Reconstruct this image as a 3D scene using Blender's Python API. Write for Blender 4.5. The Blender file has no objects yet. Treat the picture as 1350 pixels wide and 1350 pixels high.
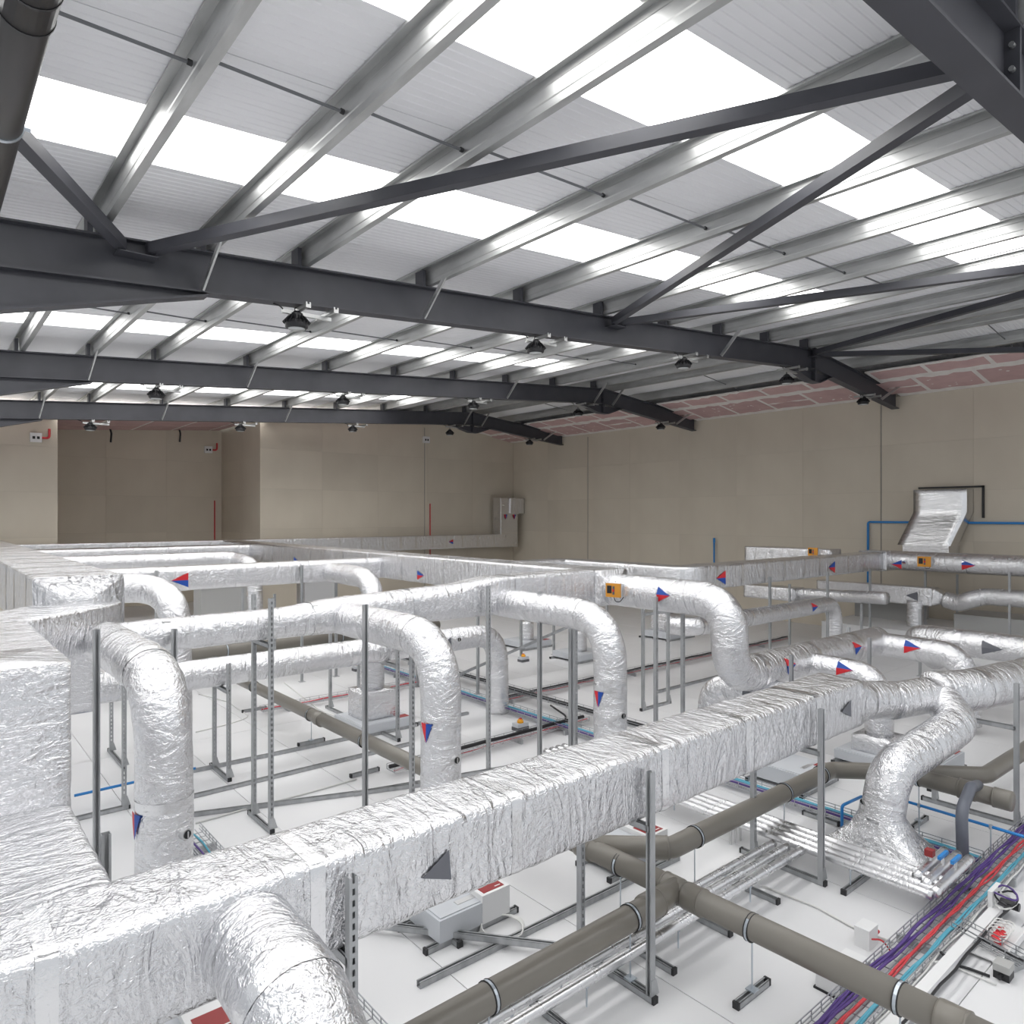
import bpy, math, random
from mathutils import Vector, Matrix, noise
random.seed(7)
# ------------------------------------------------------------------ camera / world / exposure
SC = bpy.context.scene
COL = SC.collection
FPX, CX, HY, EYE = 935.0, 675.0, 680.0, 3.0
YAW = math.atan2(788, 935)
SN, CS = math.sin(YAW), math.cos(YAW)
cam = bpy.data.cameras.new('camera'); camo = bpy.data.objects.new('camera', cam); COL.objects.link(camo)
camo.location = (0, 0, EYE); camo.rotation_euler = (math.pi/2, 0, -YAW)
cam.sensor_width = 36; cam.lens = FPX/1350*36; cam.shift_y = 5/1350; cam.clip_start = .05; cam.clip_end = 200
SC.camera = camo
w = bpy.data.worlds.new('world'); SC.world = w; w.use_nodes = True
bg = w.node_tree.nodes['Background']; bg.inputs[0].default_value = (.93, .96, 1, 1); bg.inputs[1].default_value = 0.75
SC.view_settings.view_transform = 'Standard'; SC.view_settings.look = 'None'
SC.view_settings.exposure = 0.0; SC.view_settings.gamma = 1; SC.view_settings.use_curve_mapping = False
SC.cycles.use_denoising = True
SC.cycles.max_bounces = 6; SC.cycles.diffuse_bounces = 4; SC.cycles.glossy_bounces = 4; SC.cycles.adaptive_threshold = .02
SC.cycles.caustics_reflective = True; SC.cycles.blur_glossy = 1.5; SC.cycles.sample_clamp_indirect = 6
ROOFLIGHT = 5.2

# ------------------------------------------------------------------ materials
def mat(name, col, rough=.5, metal=0., spec=.5, emit=None):
    m = bpy.data.materials.new(name); m.use_nodes = True
    b = m.node_tree.nodes['Principled BSDF']
    b.inputs['Base Color'].default_value = (*col, 1); b.inputs['Roughness'].default_value = rough
    b.inputs['Metallic'].default_value = metal; b.inputs['Specular IOR Level'].default_value = spec
    if emit:
        b.inputs['Emission Color'].default_value = (*col, 1); b.inputs['Emission Strength'].default_value = emit
    return m
def nodes(m): return m.node_tree.nodes, m.node_tree.links, m.node_tree.nodes['Principled BSDF']
def mottle(m, c1, c2, scale, detail=3, stretch=(1, 1, 1), rough=None, bump=0, bscale=None, rnd=0):
    N, L, b = nodes(m)
    tc = N.new('ShaderNodeTexCoord'); mp = N.new('ShaderNodeMapping'); mp.inputs['Scale'].default_value = stretch
    L.new(tc.outputs['Object'], mp.inputs[0])
    n = N.new('ShaderNodeTexNoise'); n.inputs['Scale'].default_value = scale; n.inputs['Detail'].default_value = detail
    L.new(mp.outputs[0], n.inputs['Vector'])
    r = N.new('ShaderNodeValToRGB'); r.color_ramp.elements[0].color = (*c1, 1); r.color_ramp.elements[1].color = (*c2, 1)
    r.color_ramp.elements[0].position = .3; r.color_ramp.elements[1].position = .7
    L.new(n.outputs['Fac'], r.inputs[0]); out = r.outputs[0]
    if rnd:
        oi = N.new('ShaderNodeObjectInfo'); hs = N.new('ShaderNodeHueSaturation'); ma = N.new('ShaderNodeMapRange')
        ma.inputs['To Min'].default_value = 1-rnd; ma.inputs['To Max'].default_value = 1+rnd
        L.new(oi.outputs['Random'], ma.inputs['Value']); L.new(ma.outputs[0], hs.inputs['Value']); L.new(out, hs.inputs['Color']); out = hs.outputs[0]
    L.new(out, b.inputs['Base Color'])
    if rough:
        mr = N.new('ShaderNodeMapRange'); mr.inputs['To Min'].default_value = rough[0]; mr.inputs['To Max'].default_value = rough[1]
        L.new(n.outputs['Fac'], mr.inputs['Value']); L.new(mr.outputs[0], b.inputs['Roughness'])
    if bump:
        bp = N.new('ShaderNodeBump'); bp.inputs['Strength'].default_value = bump; bp.inputs['Distance'].default_value = .01
        n2 = N.new('ShaderNodeTexNoise'); n2.inputs['Scale'].default_value = bscale or scale; L.new(tc.outputs['Object'], n2.inputs['Vector'])
        L.new(n2.outputs['Fac'], bp.inputs['Height']); L.new(bp.outputs[0], b.inputs['Normal'])
    return m
def foil_mat(name, strength, dist, col, rough, a=7.0, c=2.2):
    m = mat(name, col, rough, 1.0); N, L, b = nodes(m); fine = 27
    tc = N.new('ShaderNodeTexCoord'); mp = N.new('ShaderNodeMapping'); mp.inputs['Scale'].default_value = (a, c, 1)
    L.new(tc.outputs['UV'], mp.inputs[0])
    n1 = N.new('ShaderNodeTexNoise'); n1.inputs['Scale'].default_value = 1; n1.inputs['Detail'].default_value = 5; n1.inputs['Distortion'].default_value = 1.2
    L.new(mp.outputs[0], n1.inputs['Vector'])
    s = N.new('ShaderNodeMath'); s.operation = 'SUBTRACT'; s.inputs[1].default_value = .5; L.new(n1.outputs['Fac'], s.inputs[0])
    ab = N.new('ShaderNodeMath'); ab.operation = 'ABSOLUTE'; L.new(s.outputs[0], ab.inputs[0])
    n2 = N.new('ShaderNodeTexNoise'); n2.inputs['Scale'].default_value = fine; n2.inputs['Detail'].default_value = 3; n2.inputs['Distortion'].default_value = .8
    L.new(tc.outputs['Object'], n2.inputs['Vector'])
    s2 = N.new('ShaderNodeMath'); s2.operation = 'SUBTRACT'; s2.inputs[1].default_value = .5; L.new(n2.outputs['Fac'], s2.inputs[0])
    ab2 = N.new('ShaderNodeMath'); ab2.operation = 'ABSOLUTE'; L.new(s2.outputs[0], ab2.inputs[0])
    vo = N.new('ShaderNodeTexVoronoi'); vo.feature = 'DISTANCE_TO_EDGE'; vo.inputs['Scale'].default_value = 5
    L.new(tc.outputs['Object'], vo.inputs['Vector'])
    mi = N.new('ShaderNodeMath'); mi.operation = 'MINIMUM'; mi.inputs[1].default_value = .12; L.new(vo.outputs['Distance'], mi.inputs[0])
    a1 = N.new('ShaderNodeMath'); a1.operation = 'MULTIPLY_ADD'; a1.inputs[1].default_value = .36; L.new(ab2.outputs[0], a1.inputs[0]); L.new(ab.outputs[0], a1.inputs[2])
    a2 = N.new('ShaderNodeMath'); a2.operation = 'MULTIPLY_ADD'; a2.inputs[1].default_value = .35; L.new(mi.outputs[0], a2.inputs[0]); L.new(a1.outputs[0], a2.inputs[2])
    bp = N.new('ShaderNodeBump'); bp.inputs['Strength'].default_value = strength; bp.inputs['Distance'].default_value = dist
    L.new(a2.outputs[0], bp.inputs['Height']); L.new(bp.outputs[0], b.inputs['Normal'])
    mr = N.new('ShaderNodeMapRange'); mr.inputs['To Min'].default_value = rough-.08; mr.inputs['To Max'].default_value = rough+.1
    L.new(n1.outputs['Fac'], mr.inputs['Value']); L.new(mr.outputs[0], b.inputs['Roughness'])
    return m
M = {}
M['foil'] = foil_mat('crinkled_foil', 1.0, .044, (.80, .80, .815), .23)
M['tape'] = foil_mat('foil_tape', .5, .025, (.82, .82, .83), .22)
M['pipefoil'] = foil_mat('pipe_foil', .35, .012, (.84, .84, .85), .28, 16, 5)
M['galv'] = mottle(mat('galvanised_steel', (.5, .52, .53), .35, .9), (.47, .475, .47), (.6, .605, .6), 9, 4, (1, .25, 1), (.4, .55))
M['strut'] = mottle(mat('strut_channel_zinc', (.4, .41, .42), .45, .35), (.34, .35, .36), (.48, .49, .5), 14, 3, (1, 1, .3), (.35, .55))
M['rod'] = mat('zinc_rod', (.55, .6, .65), .35, .8)
M['darkrod'] = mat('dull_zinc_rod', (.16, .165, .175), .5, .3)
M['steel'] = mottle(mat('dark_grey_paint', (.06, .06, .07), .5), (.05, .051, .061), (.066, .067, .079), 3, 3, (1, 1, 1), (.42, .58))
M['sheet'] = mottle(mat('white_liner_sheet', (.7, .7, .72), .45), (.84, .84, .86), (.88, .88, .90), .7, 2, (.2, 1, 1), (.4, .5))
M['sheetrib'] = M['sheet']
M['rooflight'] = mat('translucent_rooflight', (1, .995, .98), .4, emit=ROOFLIGHT)
M['floor'] = mottle(mat('white_panel', (.8, .8, .8), .35), (.72, .72, .73), (.77, .77, .775), .8, 4, (1, 1, 1), (.28, .45))
M['joint'] = mat('dark_joint', (.2, .2, .2), .8)
M['wall'] = mottle(mat('beige_board', (.35, .3, .24), .85), (.61, .55, .455), (.65, .59, .49), 1.3, 3, (1, 1, .5), rnd=.035)
M['wallback'] = mat('board_joint', (.4, .35, .29), .9)
M['plaster'] = mottle(mat('joint_compound', (.72, .68, .64), .8), (.76, .72, .69), (.86, .83, .80), 4, 3)
M['pink'] = mottle(mat('pink_board', (.6, .43, .43), .85), (.54, .36, .36), (.62, .43, .42), 3, 3, rnd=.06)
M['pvc'] = mottle(mat('grey_pvc', (.16, .15, .13), .32), (.185, .17, .145), (.21, .195, .17), 2, 2, rough=(.25, .4))
M['pvcdark'] = mottle(mat('dark_pvc', (.06, .055, .055), .3), (.028, .026, .027), (.04, .036, .035), 3, 3, rough=(.3, .45))
M['bluegrey'] = mat('blue_grey_pvc', (.13, .14, .17), .4)
M['black'] = mat('black_plastic', (.015, .015, .017), .4)
M['rubber'] = mat('black_rubber', (.025, .025, .027), .6)
M['white'] = mat('white_plastic', (.8, .8, .8), .35)
M['grey'] = mat('light_grey_box', (.58, .6, .63), .4)
M['midgrey'] = mat('mid_grey_sticker', (.14, .145, .165), .5)
M['darkbox'] = mat('dark_grey_box', (.12, .12, .13), .5)
M['red'] = mat('red', (.62, .02, .03), .45)
M['darkred'] = mat('dark_red_label', (.3, .03, .03), .5)
M['blue'] = mat('blue', (.01, .07, .38), .45)
M['bluepipe'] = mat('blue_pipe', (.02, .22, .58), .35)
M['purple'] = mat('purple_cable', (.09, .045, .22), .5)
M['redcable'] = mat('red_cable', (.6, .05, .06), .5)
M['teal'] = mat('light_blue_cable', (.1, .38, .5), .5)
M['wire'] = mat('zinc_wire', (.45, .46, .48), .4, .7)
M['whitecable'] = mat('white_cable', (.72, .72, .7), .5)
M['orange'] = mat('orange_box', (.68, .3, .03), .45)
M['yellow'] = mat('amber_dome', (.9, .4, .02), .25)
M['green'] = mat('green_valve', (.2, .33, .2), .5)
M['alu'] = mat('aluminium', (.7, .7, .7), .35, .9)
M['lens'] = mat('lamp_lens', (.6, .62, .62), .25)
M['cabinet'] = mat('cabinet_grey', (.42, .42, .41), .5)

# ------------------------------------------------------------------ helpers
def ray(px, py):
    u = (px-CX)/FPX; v = (HY-py)/FPX
    return Vector((SN+u*CS, CS-u*SN, v))
def at(px, py, z):
    r = ray(px, py); return Vector((0, 0, EYE)) + r*((z-EYE)/r.z)
def atY(px, py, y):
    r = ray(px, py); return Vector((0, 0, EYE)) + r*(y/r.y)
def atX(px, py, x):
    r = ray(px, py); return Vector((0, 0, EYE)) + r*(x/r.x)

class MB:
    def __init__(s): s.v = []; s.f = []; s.uv = None; s.mi = None
    def add(s, vs, fs):
        o = len(s.v); s.v += [Vector(p) for p in vs]; s.f += [tuple(i+o for i in f) for f in fs]; return s
    def box(s, x0, x1, y0, y1, z0, z1):
        return s.add([(x0,y0,z0),(x1,y0,z0),(x1,y1,z0),(x0,y1,z0),(x0,y0,z1),(x1,y0,z1),(x1,y1,z1),(x0,y1,z1)],
                     [(0,3,2,1),(4,5,6,7),(0,1,5,4),(1,2,6,5),(2,3,7,6),(3,0,4,7)])
    def bar(s, a, b, wd, ht, up=(0, 0, 1)):
        a, b = Vector(a), Vector(b); t = (b-a).normalized(); up = Vector(up)
        if abs(t.dot(up)) > .98: up = Vector((0, 1, 0))
        x = t.cross(up).normalized(); z = x.cross(t)
        q = [x*sx*wd/2+z*sz*ht/2 for sx, sz in ((-1,-1),(1,-1),(1,1),(-1,1))]
        return s.add([a+k for k in q]+[b+k for k in q], [(0,1,2,3),(7,6,5,4),(0,4,5,1),(1,5,6,2),(2,6,7,3),(3,7,4,0)])
    def prism(s, poly, z0, z1):
        n = len(poly)
        return s.add([(x,y,z0) for x,y in poly]+[(x,y,z1) for x,y in poly],
                     [tuple(range(n-1,-1,-1)), tuple(range(n,2*n))]+[(i,(i+1)%n,n+(i+1)%n,n+i) for i in range(n)])
    def extr(s, poly, y0, y1):      # polygon in XZ, along Y
        n = len(poly)
        return s.add([(x,y0,z) for x,z in poly]+[(x,y1,z) for x,z in poly],
                     [tuple(range(n)), tuple(range(2*n-1,n-1,-1))]+[((i+1)%n,i,n+i,n+(i+1)%n) for i in range(n)])
    def tube(s, pts, r, n=10, cap=True):
        pts = [Vector(p) for p in pts]; fr = frames(pts); o = len(s.v)
        for (p, t, x, y), rr in zip(fr, r if isinstance(r, (list, tuple)) else [r]*len(pts)):
            for k in range(n):
                a = 2*math.pi*k/n; s.v.append(p+x*math.cos(a)*rr+y*math.sin(a)*rr)
        for i in range(len(pts)-1):
            for k in range(n):
                s.f.append((o+i*n+k, o+i*n+(k+1)%n, o+(i+1)*n+(k+1)%n, o+(i+1)*n+k))
        if cap:
            s.f.append(tuple(o+k for k in range(n-1,-1,-1))); e = o+(len(pts)-1)*n; s.f.append(tuple(e+k for k in range(n)))
        return s
    def lathe(s, prof, n=20, org=(0,0,0)):
        o = len(s.v); org = Vector(org)
        for r, z in prof:
            for k in range(n):
                a = 2*math.pi*k/n; s.v.append(org+Vector((r*math.cos(a), r*math.sin(a), z)))
        for i in range(len(prof)-1):
            for k in range(n): s.f.append((o+i*n+k, o+i*n+(k+1)%n, o+(i+1)*n+(k+1)%n, o+(i+1)*n+k))
        s.f.append(tuple(o+k for k in range(n-1,-1,-1))); e = o+(len(prof)-1)*n; s.f.append(tuple(e+k for k in range(n)))
        return s
    def mesh(s, name, off=(0,0,0), smooth=False):
        me = bpy.data.meshes.new(name); off = Vector(off)
        me.from_pydata([tuple(p-off) for p in s.v], [], s.f)
        if s.uv:
            ul = me.uv_layers.new(name='UVMap'); flat = []
            for f, u in zip(s.f, s.uv): 
                for q in u: flat += [q[0], q[1]]
            ul.data.foreach_set('uv', flat)
        if smooth: me.polygons.foreach_set('use_smooth', [True]*len(me.polygons))
        me.update(); return me
    def build(s, name, m, parent=None, smooth=False, label=None):
        off = parent['_o'] if parent is not None and '_o' in parent else (0,0,0)
        if parent is None:
            xs = [p.x for p in s.v]; ys = [p.y for p in s.v]; off = ((min(xs)+max(xs))/2, (min(ys)+max(ys))/2, min(p.z for p in s.v))
        me = s.mesh(name, off, smooth); mats = m if isinstance(m, (list, tuple)) else [m]
        for k in mats: me.materials.append(M[k])
        if s.mi: me.polygons.foreach_set('material_index', s.mi)
        o = bpy.data.objects.new(name, me); COL.objects.link(o)
        if parent is not None: o.parent = parent
        else: o.location = off
        if label: o['label'] = label
        return o
def thing(name, label, cat, loc=(0,0,0), group=None, kind=None):
    o = bpy.data.objects.new(name, None); COL.objects.link(o); o.location = loc; o['_o'] = tuple(loc)
    o.empty_display_size = .1
    if label: o['label'] = label
    if cat: o['category'] = cat
    if group: o['group'] = group
    if kind: o['kind'] = kind
    return o
def tag(o, label, cat, group=None, kind=None):
    if label: o['label'] = label
    if cat: o['category'] = cat
    if group: o['group'] = group
    if kind: o['kind'] = kind
    return o
def frames(pts):
    out = []; n = len(pts); prevx = None
    for i, p in enumerate(pts):
        t = (pts[min(i+1, n-1)]-pts[max(i-1, 0)]).normalized()
        if prevx is None:
            up = Vector((0,0,1)) if abs(t.z) < .95 else Vector((0,1,0))
            x = t.cross(up).normalized()
        else:
            x = (prevx-t*prevx.dot(t)).normalized()
        y = x.cross(t); prevx = x; out.append((p, t, x, y))
    return out
def bend(pts, rad, seg=8):
    pts = [Vector(p) for p in pts]; out = [pts[0]]
    for i in range(1, len(pts)-1):
        a, b, c = pts[i-1], pts[i], pts[i+1]; u = (a-b).normalized(); v = (c-b).normalized()
        ang = u.angle(v)
        if ang > math.pi-.02: out.append(b); continue
        d = min(rad/math.tan(ang/2), (a-b).length*.49, (c-b).length*.49); 
        p0, p1 = b+u*d, b+v*d
        for k in range(seg+1):
            t = k/seg; out.append(p0*(1-t)**2+b*2*t*(1-t)+p1*t*t)
    out.append(pts[-1]); return out
def resample(pts, ds):
    out = [pts[0]]
    for a, b in zip(pts, pts[1:]):
        L = (b-a).length
        if L < 1e-5: continue
        n = max(1, int(math.ceil(L/ds)))
        for k in range(1, n+1): out.append(a.lerp(b, k/n))
    return out
def wrinkle(p, amp):
    a = noise.noise(p*3.1)*.7+abs(noise.noise(p*8.7))*.9-.2+noise.noise(p*21)*.25
    return a*amp
def round_sec(r, n=28):
    return [(Vector((math.cos(2*math.pi*k/n)*r, math.sin(2*math.pi*k/n)*r)), Vector((math.cos(2*math.pi*k/n), math.sin(2*math.pi*k/n)))) for k in range(n)]
def rect_sec(wd, ht, cr=.04, ds=.06):
    nx = max(2, int(round((wd-2*cr)/ds))); ny = max(2, int(round((ht-2*cr)/ds)))
    return rect_sec_n(wd, ht, cr, nx, ny)
def rect_sec_n(wd, ht, cr, nx, ny, nc=3):
    cr = min(cr, wd/2-.002, ht/2-.002); out = []
    cs = [(wd/2-cr, ht/2-cr, 0), (-wd/2+cr, ht/2-cr, 90), (-wd/2+cr, -ht/2+cr, 180), (wd/2-cr, -ht/2+cr, 270)]
    for i, (cx, cy, a0) in enumerate(cs):
        for k in range(nc+1):
            a = math.radians(a0+90*k/nc); d = Vector((math.cos(a), math.sin(a))); out.append((Vector((cx, cy))+d*cr, d))
        n = nx if i % 2 == 0 else ny; q = cs[(i+1) % 4]; a = math.radians(a0+90); d = Vector((math.cos(a), math.sin(a)))
        A = Vector((cx, cy))+d*cr; B = Vector((q[0], q[1]))+d*cr
        for k in range(1, n): out.append((A.lerp(B, k/n), d))
    return out
def sweep(path, secf, amp=.006, ds=.05, caps=True, off=0.):
    """path: list of Vectors; secf(t 0..1) -> [(offset, normal)]"""
    pts = resample(path, ds); fr = frames(pts); L = [0.]
    for a, b in zip(pts, pts[1:]): L.append(L[-1]+(b-a).length)
    mb = MB(); mb.uv = []; n = None
    for (p, t, x, y), l in zip(fr, L):
        sec = secf(l/L[-1]); n = len(sec)
        for o, nn in sec:
            q = p+x*o.x+y*o.y; nd = x*nn.x+y*nn.y
            mb.v.append(q+nd*(wrinkle(q, amp)+off))
    per = [0.]; sec = secf(0)
    for k in range(n): per.append(per[-1]+(sec[(k+1) % n][0]-sec[k][0]).length)
    for i in range(len(pts)-1):
        for k in range(n):
            mb.f.append((i*n+k, i*n+(k+1)%n, (i+1)*n+(k+1)%n, (i+1)*n+k))
            mb.uv.append(((L[i], per[k]), (L[i], per[k+1]), (L[i+1], per[k+1]), (L[i+1], per[k])))
    if caps:
        for base, rev in ((0, True), ((len(pts)-1)*n, False)):
            c = sum((mb.v[base+k] for k in range(n)), Vector())/n; ci = len(mb.v); mb.v.append(c)
            for k in range(n):
                f = (base+k, base+(k+1)%n, ci); f = f[::-1] if rev else f; mb.f.append(f)
                mb.uv.append(tuple(((mb.v[q]-c).x+(mb.v[q]-c).y, (mb.v[q]-c).z) for q in f))
    return mb, pts, L
def sub_path(pts, L, s0, s1):
    out = []
    for p, l in zip(pts, L):
        if s0-1e-6 <= l <= s1+1e-6: out.append(p)
    return out
def duct(label, pts, sec, rad=.3, amp=.006, tapes=True, cat='duct', name='insulated_duct', group=None, ds=.05, tstep=1.25, parent=None, part='foil_wrap', stub=.0):
    """sec: radius (round), (w,h[,corner]) box, or function"""
    path = bend(pts, rad) if rad else [Vector(p) for p in pts]
    if callable(sec): f = sec
    elif isinstance(sec, (int, float)): s_ = round_sec(sec); f = lambda t: s_
    else: s_ = rect_sec(*sec); f = lambda t: s_
    mb, P, L = sweep(path, f, amp, ds)
    if parent is None:
        lo = min((p.z for p in mb.v)); o = thing(name, label, cat, (P[0].x, P[0].y, lo), group)
    else: o = parent
    mb.build(part, 'foil', o, True)
    if tapes:
        s = .55
        while s < L[-1]-.3:
            i = min(range(len(L)), key=lambda k: abs(L[k]-s)); i = max(1, min(i, len(P)-2))
            t = (P[i+1]-P[i-1]).normalized()
            fr = frames(P)[i]; q = P[i]; t0 = L[i]/L[-1]
            m2 = MB(); m2.uv = []; sec_ = f(t0); n = len(sec_)
            for d in (-.034, 0, .034):
                e = .0018
                for oo, nn in sec_:
                    a = q+fr[2]*oo.x+fr[3]*oo.y; nd = fr[2]*nn.x+fr[3]*nn.y
                    m2.v.append(a+fr[1]*d+nd*(wrinkle(a+fr[1]*d, amp)+e))
            for r_ in range(2):
                for k in range(n):
                    m2.f.append((r_*n+k, r_*n+(k+1)%n, (r_+1)*n+(k+1)%n, (r_+1)*n+k)); m2.uv.append(((0, k*.05), (0, k*.05+.05), (.03, k*.05+.05), (.03, k*.05)))
            m2.build('foil_tape', 'tape', o, True); s += tstep*random.uniform(.85, 1.15)
    return o
def sticker(parent, c, axis, nrm, r, size, mats=('red', 'blue'), flip=False):
    """flow arrow: triangle pointing along axis, on a cylinder of radius r (0 = flat), centred where normal nrm leaves the surface"""
    axis = Vector(axis).normalized(); nrm = Vector(nrm); nrm = (nrm-axis*nrm.dot(axis)).normalized(); side = axis.cross(nrm)
    c = Vector(c); hs, hl = size[1]/2, size[0]/2
    def pt(s, t, e):
        if r: 
            a = t/r; return c+axis*s+(nrm*math.cos(a)+side*math.sin(a))*(r+e)
        return c+axis*s+side*t+nrm*e
    arr = thing_part('flow_arrow', parent)
    for j, (sg, mm) in enumerate(zip((1, -1), mats)):
        mb = MB(); n = 5
        for e in (.0085, .0105):
            for i in range(n+1):
                k = i/n; mb.v.append(pt(-hl+2*hl*k, 0, e)); mb.v.append(pt(-hl+2*hl*k, sg*hs*(1-k), e))
        m_ = 2*(n+1)
        for i in range(n):
            a, b, c2, d = 2*i, 2*i+1, 2*i+3, 2*i+2
            f = (m_+a, m_+d, m_+c2, m_+b) if sg > 0 else (m_+a, m_+b, m_+c2, m_+d); mb.f.append(f)
            mb.f.append(tuple(q-m_ for q in f[::-1])); mb.f.append((b, c2, m_+c2, m_+b))
        mb.f.append((0, 1, m_+1, m_))
        mb.build('arrow_half', mm, arr)
def thing_part(name, parent):
    o = bpy.data.objects.new(name, None); COL.objects.link(o); o.parent = parent; o['_o'] = tuple(parent['_o']); return o
def port(parent, c, nrm):
    c = Vector(c); nrm = Vector(nrm).normalized()
    p = thing_part('test_port', parent)
    MB().tube([c-nrm*.03, c+nrm*.035], .034, 18).build('port_ring', 'alu', p)
    MB().tube([c+nrm*.03, c+nrm*.04], .026, 16).build('port_plug', 'black', p)
    x = nrm.cross(Vector((0,0,1))).normalized()
    MB().bar(c+nrm*.042-Vector((0,0,.02)), c+nrm*.042+Vector((0,0,.02)), .008, .008).build('port_tab', 'alu', p)

# ------------------------------------------------------------------ structure: floor
YF = [1.32, 7.45, 13.5, 19.5]                 # portal frames
RX, WX, WY = 14.65, 18.95, 22.4               # ridge, right wall, back wall
def zroof(x): return 5.72+.072*x if x <= RX else 5.72+.072*RX-.09*(x-RX)
fl = thing('floor', 'white walk-on ceiling panels forming the plant floor', None, (0, 0, -.06), kind='structure')
MB().box(-5, 19.2, -2.7, 26.4, -.1, -.03).build('floor_base', 'joint', fl)
PW, PL = 1.02, 4.2
pm = MB().box(.003, PW-.003, .003, PL-.003, -.035, 0)
pme = pm.mesh('floor_panel'); pme.materials.append(M['floor'])
x = 2.68-7*PW; 
while x < 18.9:
    y = 1.56-PL
    while y < 26:
        o = bpy.data.objects.new('floor_panel', pme); COL.objects.link(o); o.parent = fl; o.location = (x, y, .06)
        y += PL
    x += PW
# ------------------------------------------------------------------ structure: roof
ce = thing('ceiling', 'white ribbed roof sheets with bright translucent rooflight strips', None, (0, 0, 5.5), kind='structure')
MOD = .895; Y0 = 2.64-5*MOD
for k in range(-1, 28):
    y0 = Y0+k*MOD; y1 = y0+MOD
    if y0 > WY+3.6: break
    idx = (k-5) % 7
    light = idx in (0, 3)
    def sheet(x0, x1, xa=None):
        mb = MB(); prof = []; ribs = 11
        prof.append((y0+.004, 0)); 
        for j in range(1, ribs):
            c = y0+MOD*j/ribs
            prof += [(c-.014, 0), (c-.007, .006), (c+.007, .006), (c+.014, 0)]
        prof.append((y1-.004, 0)); n = len(prof); xs = [x0, x1]
        for xx in xs:
            for yy, dz in prof: mb.v.append(Vector((xx, yy, zroof(xx)+dz)))
        for xx in xs:
            for yy, dz in prof: mb.v.append(Vector((xx, yy, zroof(xx)+.06)))
        for i in range(n-1):
            mb.f.append((i, i+1, n+i+1, n+i)); mb.f.append((2*n+i, 3*n+i, 3*n+i+1, 2*n+i+1))
        mb.f.append((0, n, 3*n, 2*n)); mb.f.append((n-1, 3*n-1, 4*n-1, 2*n-1))
        return mb
    if light:
        MB().add([(x, y, zroof(x)+dz) for dz in (.015, .05) for x, y in ((-4, y0+.012), (11.15, y0+.012), (11.15, y1-.012), (-4, y1-.012))],
                 [(0,1,2,3), (7,6,5,4), (0,4,5,1), (1,5,6,2), (2,6,7,3), (3,7,4,0)]).build('rooflight_panel', 'rooflight', ce)
        sheet(11.15, RX).build('roof_sheet', 'sheet', ce)
    else:
        sheet(-4, RX).build('roof_sheet', 'sheet', ce)
    sheet(RX, 19.3).build('roof_sheet', 'sheet', ce)
MB().box(-4, 19.3, Y0-MOD, 26.5, 6.95, 7.0).build('outer_skin', 'joint', ce) if False else None
# walls ----------------------------------------------------------------
def board_wall(name, label, org, ux, ulen, zmin, ztop, cols, rows, nrm, zt=0, ea=-.03, eb=-.03):
    """boards over a backing; ux is the in-plane horizontal unit vector, nrm points into the room"""
    org, ux, nrm = Vector(org), Vector(ux), Vector(nrm)
    wl = thing(name, label, None, tuple(org), kind='structure')
    m = MB(); a, b = org-ux*ea, org+ux*(ulen+eb)
    q = [a-nrm*.02, b-nrm*.02, b-nrm*.2, a-nrm*.2]
    m.add([p+Vector((0,0,zmin)) for p in q]+[p+Vector((0,0,ztop+zt)) for p in q], [(0,1,5,4),(1,2,6,5),(2,3,7,6),(3,0,4,7),(4,5,6,7),(3,2,1,0)])
    m.build('wall_backing', 'wallback', wl)
    bw, bh = ulen/cols, (ztop-zmin)/rows
    bmsh = MB(); g = .0015
    q = [ux*g, ux*(bw-g), ux*(bw-g)-nrm*.02, ux*g-nrm*.02]
    bmsh.add([p+Vector((0,0,g)) for p in q]+[p+Vector((0,0,bh-g)) for p in q], [(0,1,5,4),(1,2,6,5),(2,3,7,6),(3,0,4,7),(4,5,6,7),(3,2,1,0)])
    me = bmsh.mesh('wall_board'); me.materials.append(M['wall'])
    for r_ in range(rows):
        for c in range(cols):
            o = bpy.data.objects.new('wall_board', me); COL.objects.link(o); o.parent = wl
            o.location = ux*(bw*c)+Vector((0,0,zmin+bh*r_))
    return wl
XR0, XR1, YR = 2.94, 8.41, 26.1
board_wall('wall_right', 'beige board-lined long wall under the pink lining', (WX, -2.6, 0), (0,1,0), WY+2.6, 0, 6.0, 12, 5, (-1,0,0), .5, 0, .3)
board_wall('wall_back_1', 'beige board back wall beside the tall corner duct', (XR1, WY, 0), (1,0,0), WX-XR1, 0, 6.45, 5, 5, (0,-1,0), .35, -.03, .2)
board_wall('wall_back_2', 'pale beige back wall beyond the big elevated foil duct', (-4, WY, 0), (1,0,0), XR0+4, 0, 6.05, 3, 5, (0,-1,0), .2)
board_wall('wall_recess_back', 'shaded beige wall at the back of the recess', (XR0, YR, 0), (1,0,0), XR1-XR0, 0, 6.1, 3, 5, (0,-1,0), .3, .2, .2)
board_wall('wall_recess_right', 'beige return wall on the side of the recess', (XR1, WY, 0), (0,1,0), YR-WY, 0, 6.1, 2, 5, (-1,0,0), .3, -.03, .2)
board_wall('wall_recess_left', 'beige return wall hidden inside the recess', (XR0, WY, 0), (0,1,0), YR-WY, 0, 6.1, 2, 5, (1,0,0))
# movement joints on the walls
for j, (p, q) in enumerate((((WX-.004, 7.8, 0), (WX-.004, 7.8, 5.9)), ((WX-.004, 18.15, 0), (WX-.004, 18.15, 5.9)), ((14.6, WY-.004, 0), (14.6, WY-.004, 6.3)))):
    tag(MB().bar(p, q, .013, .013, (0,1,0)).build('trim_%d' % (j+1), 'joint'), 'thin dark vertical movement joint on the beige wall', None, kind='structure')
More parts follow.
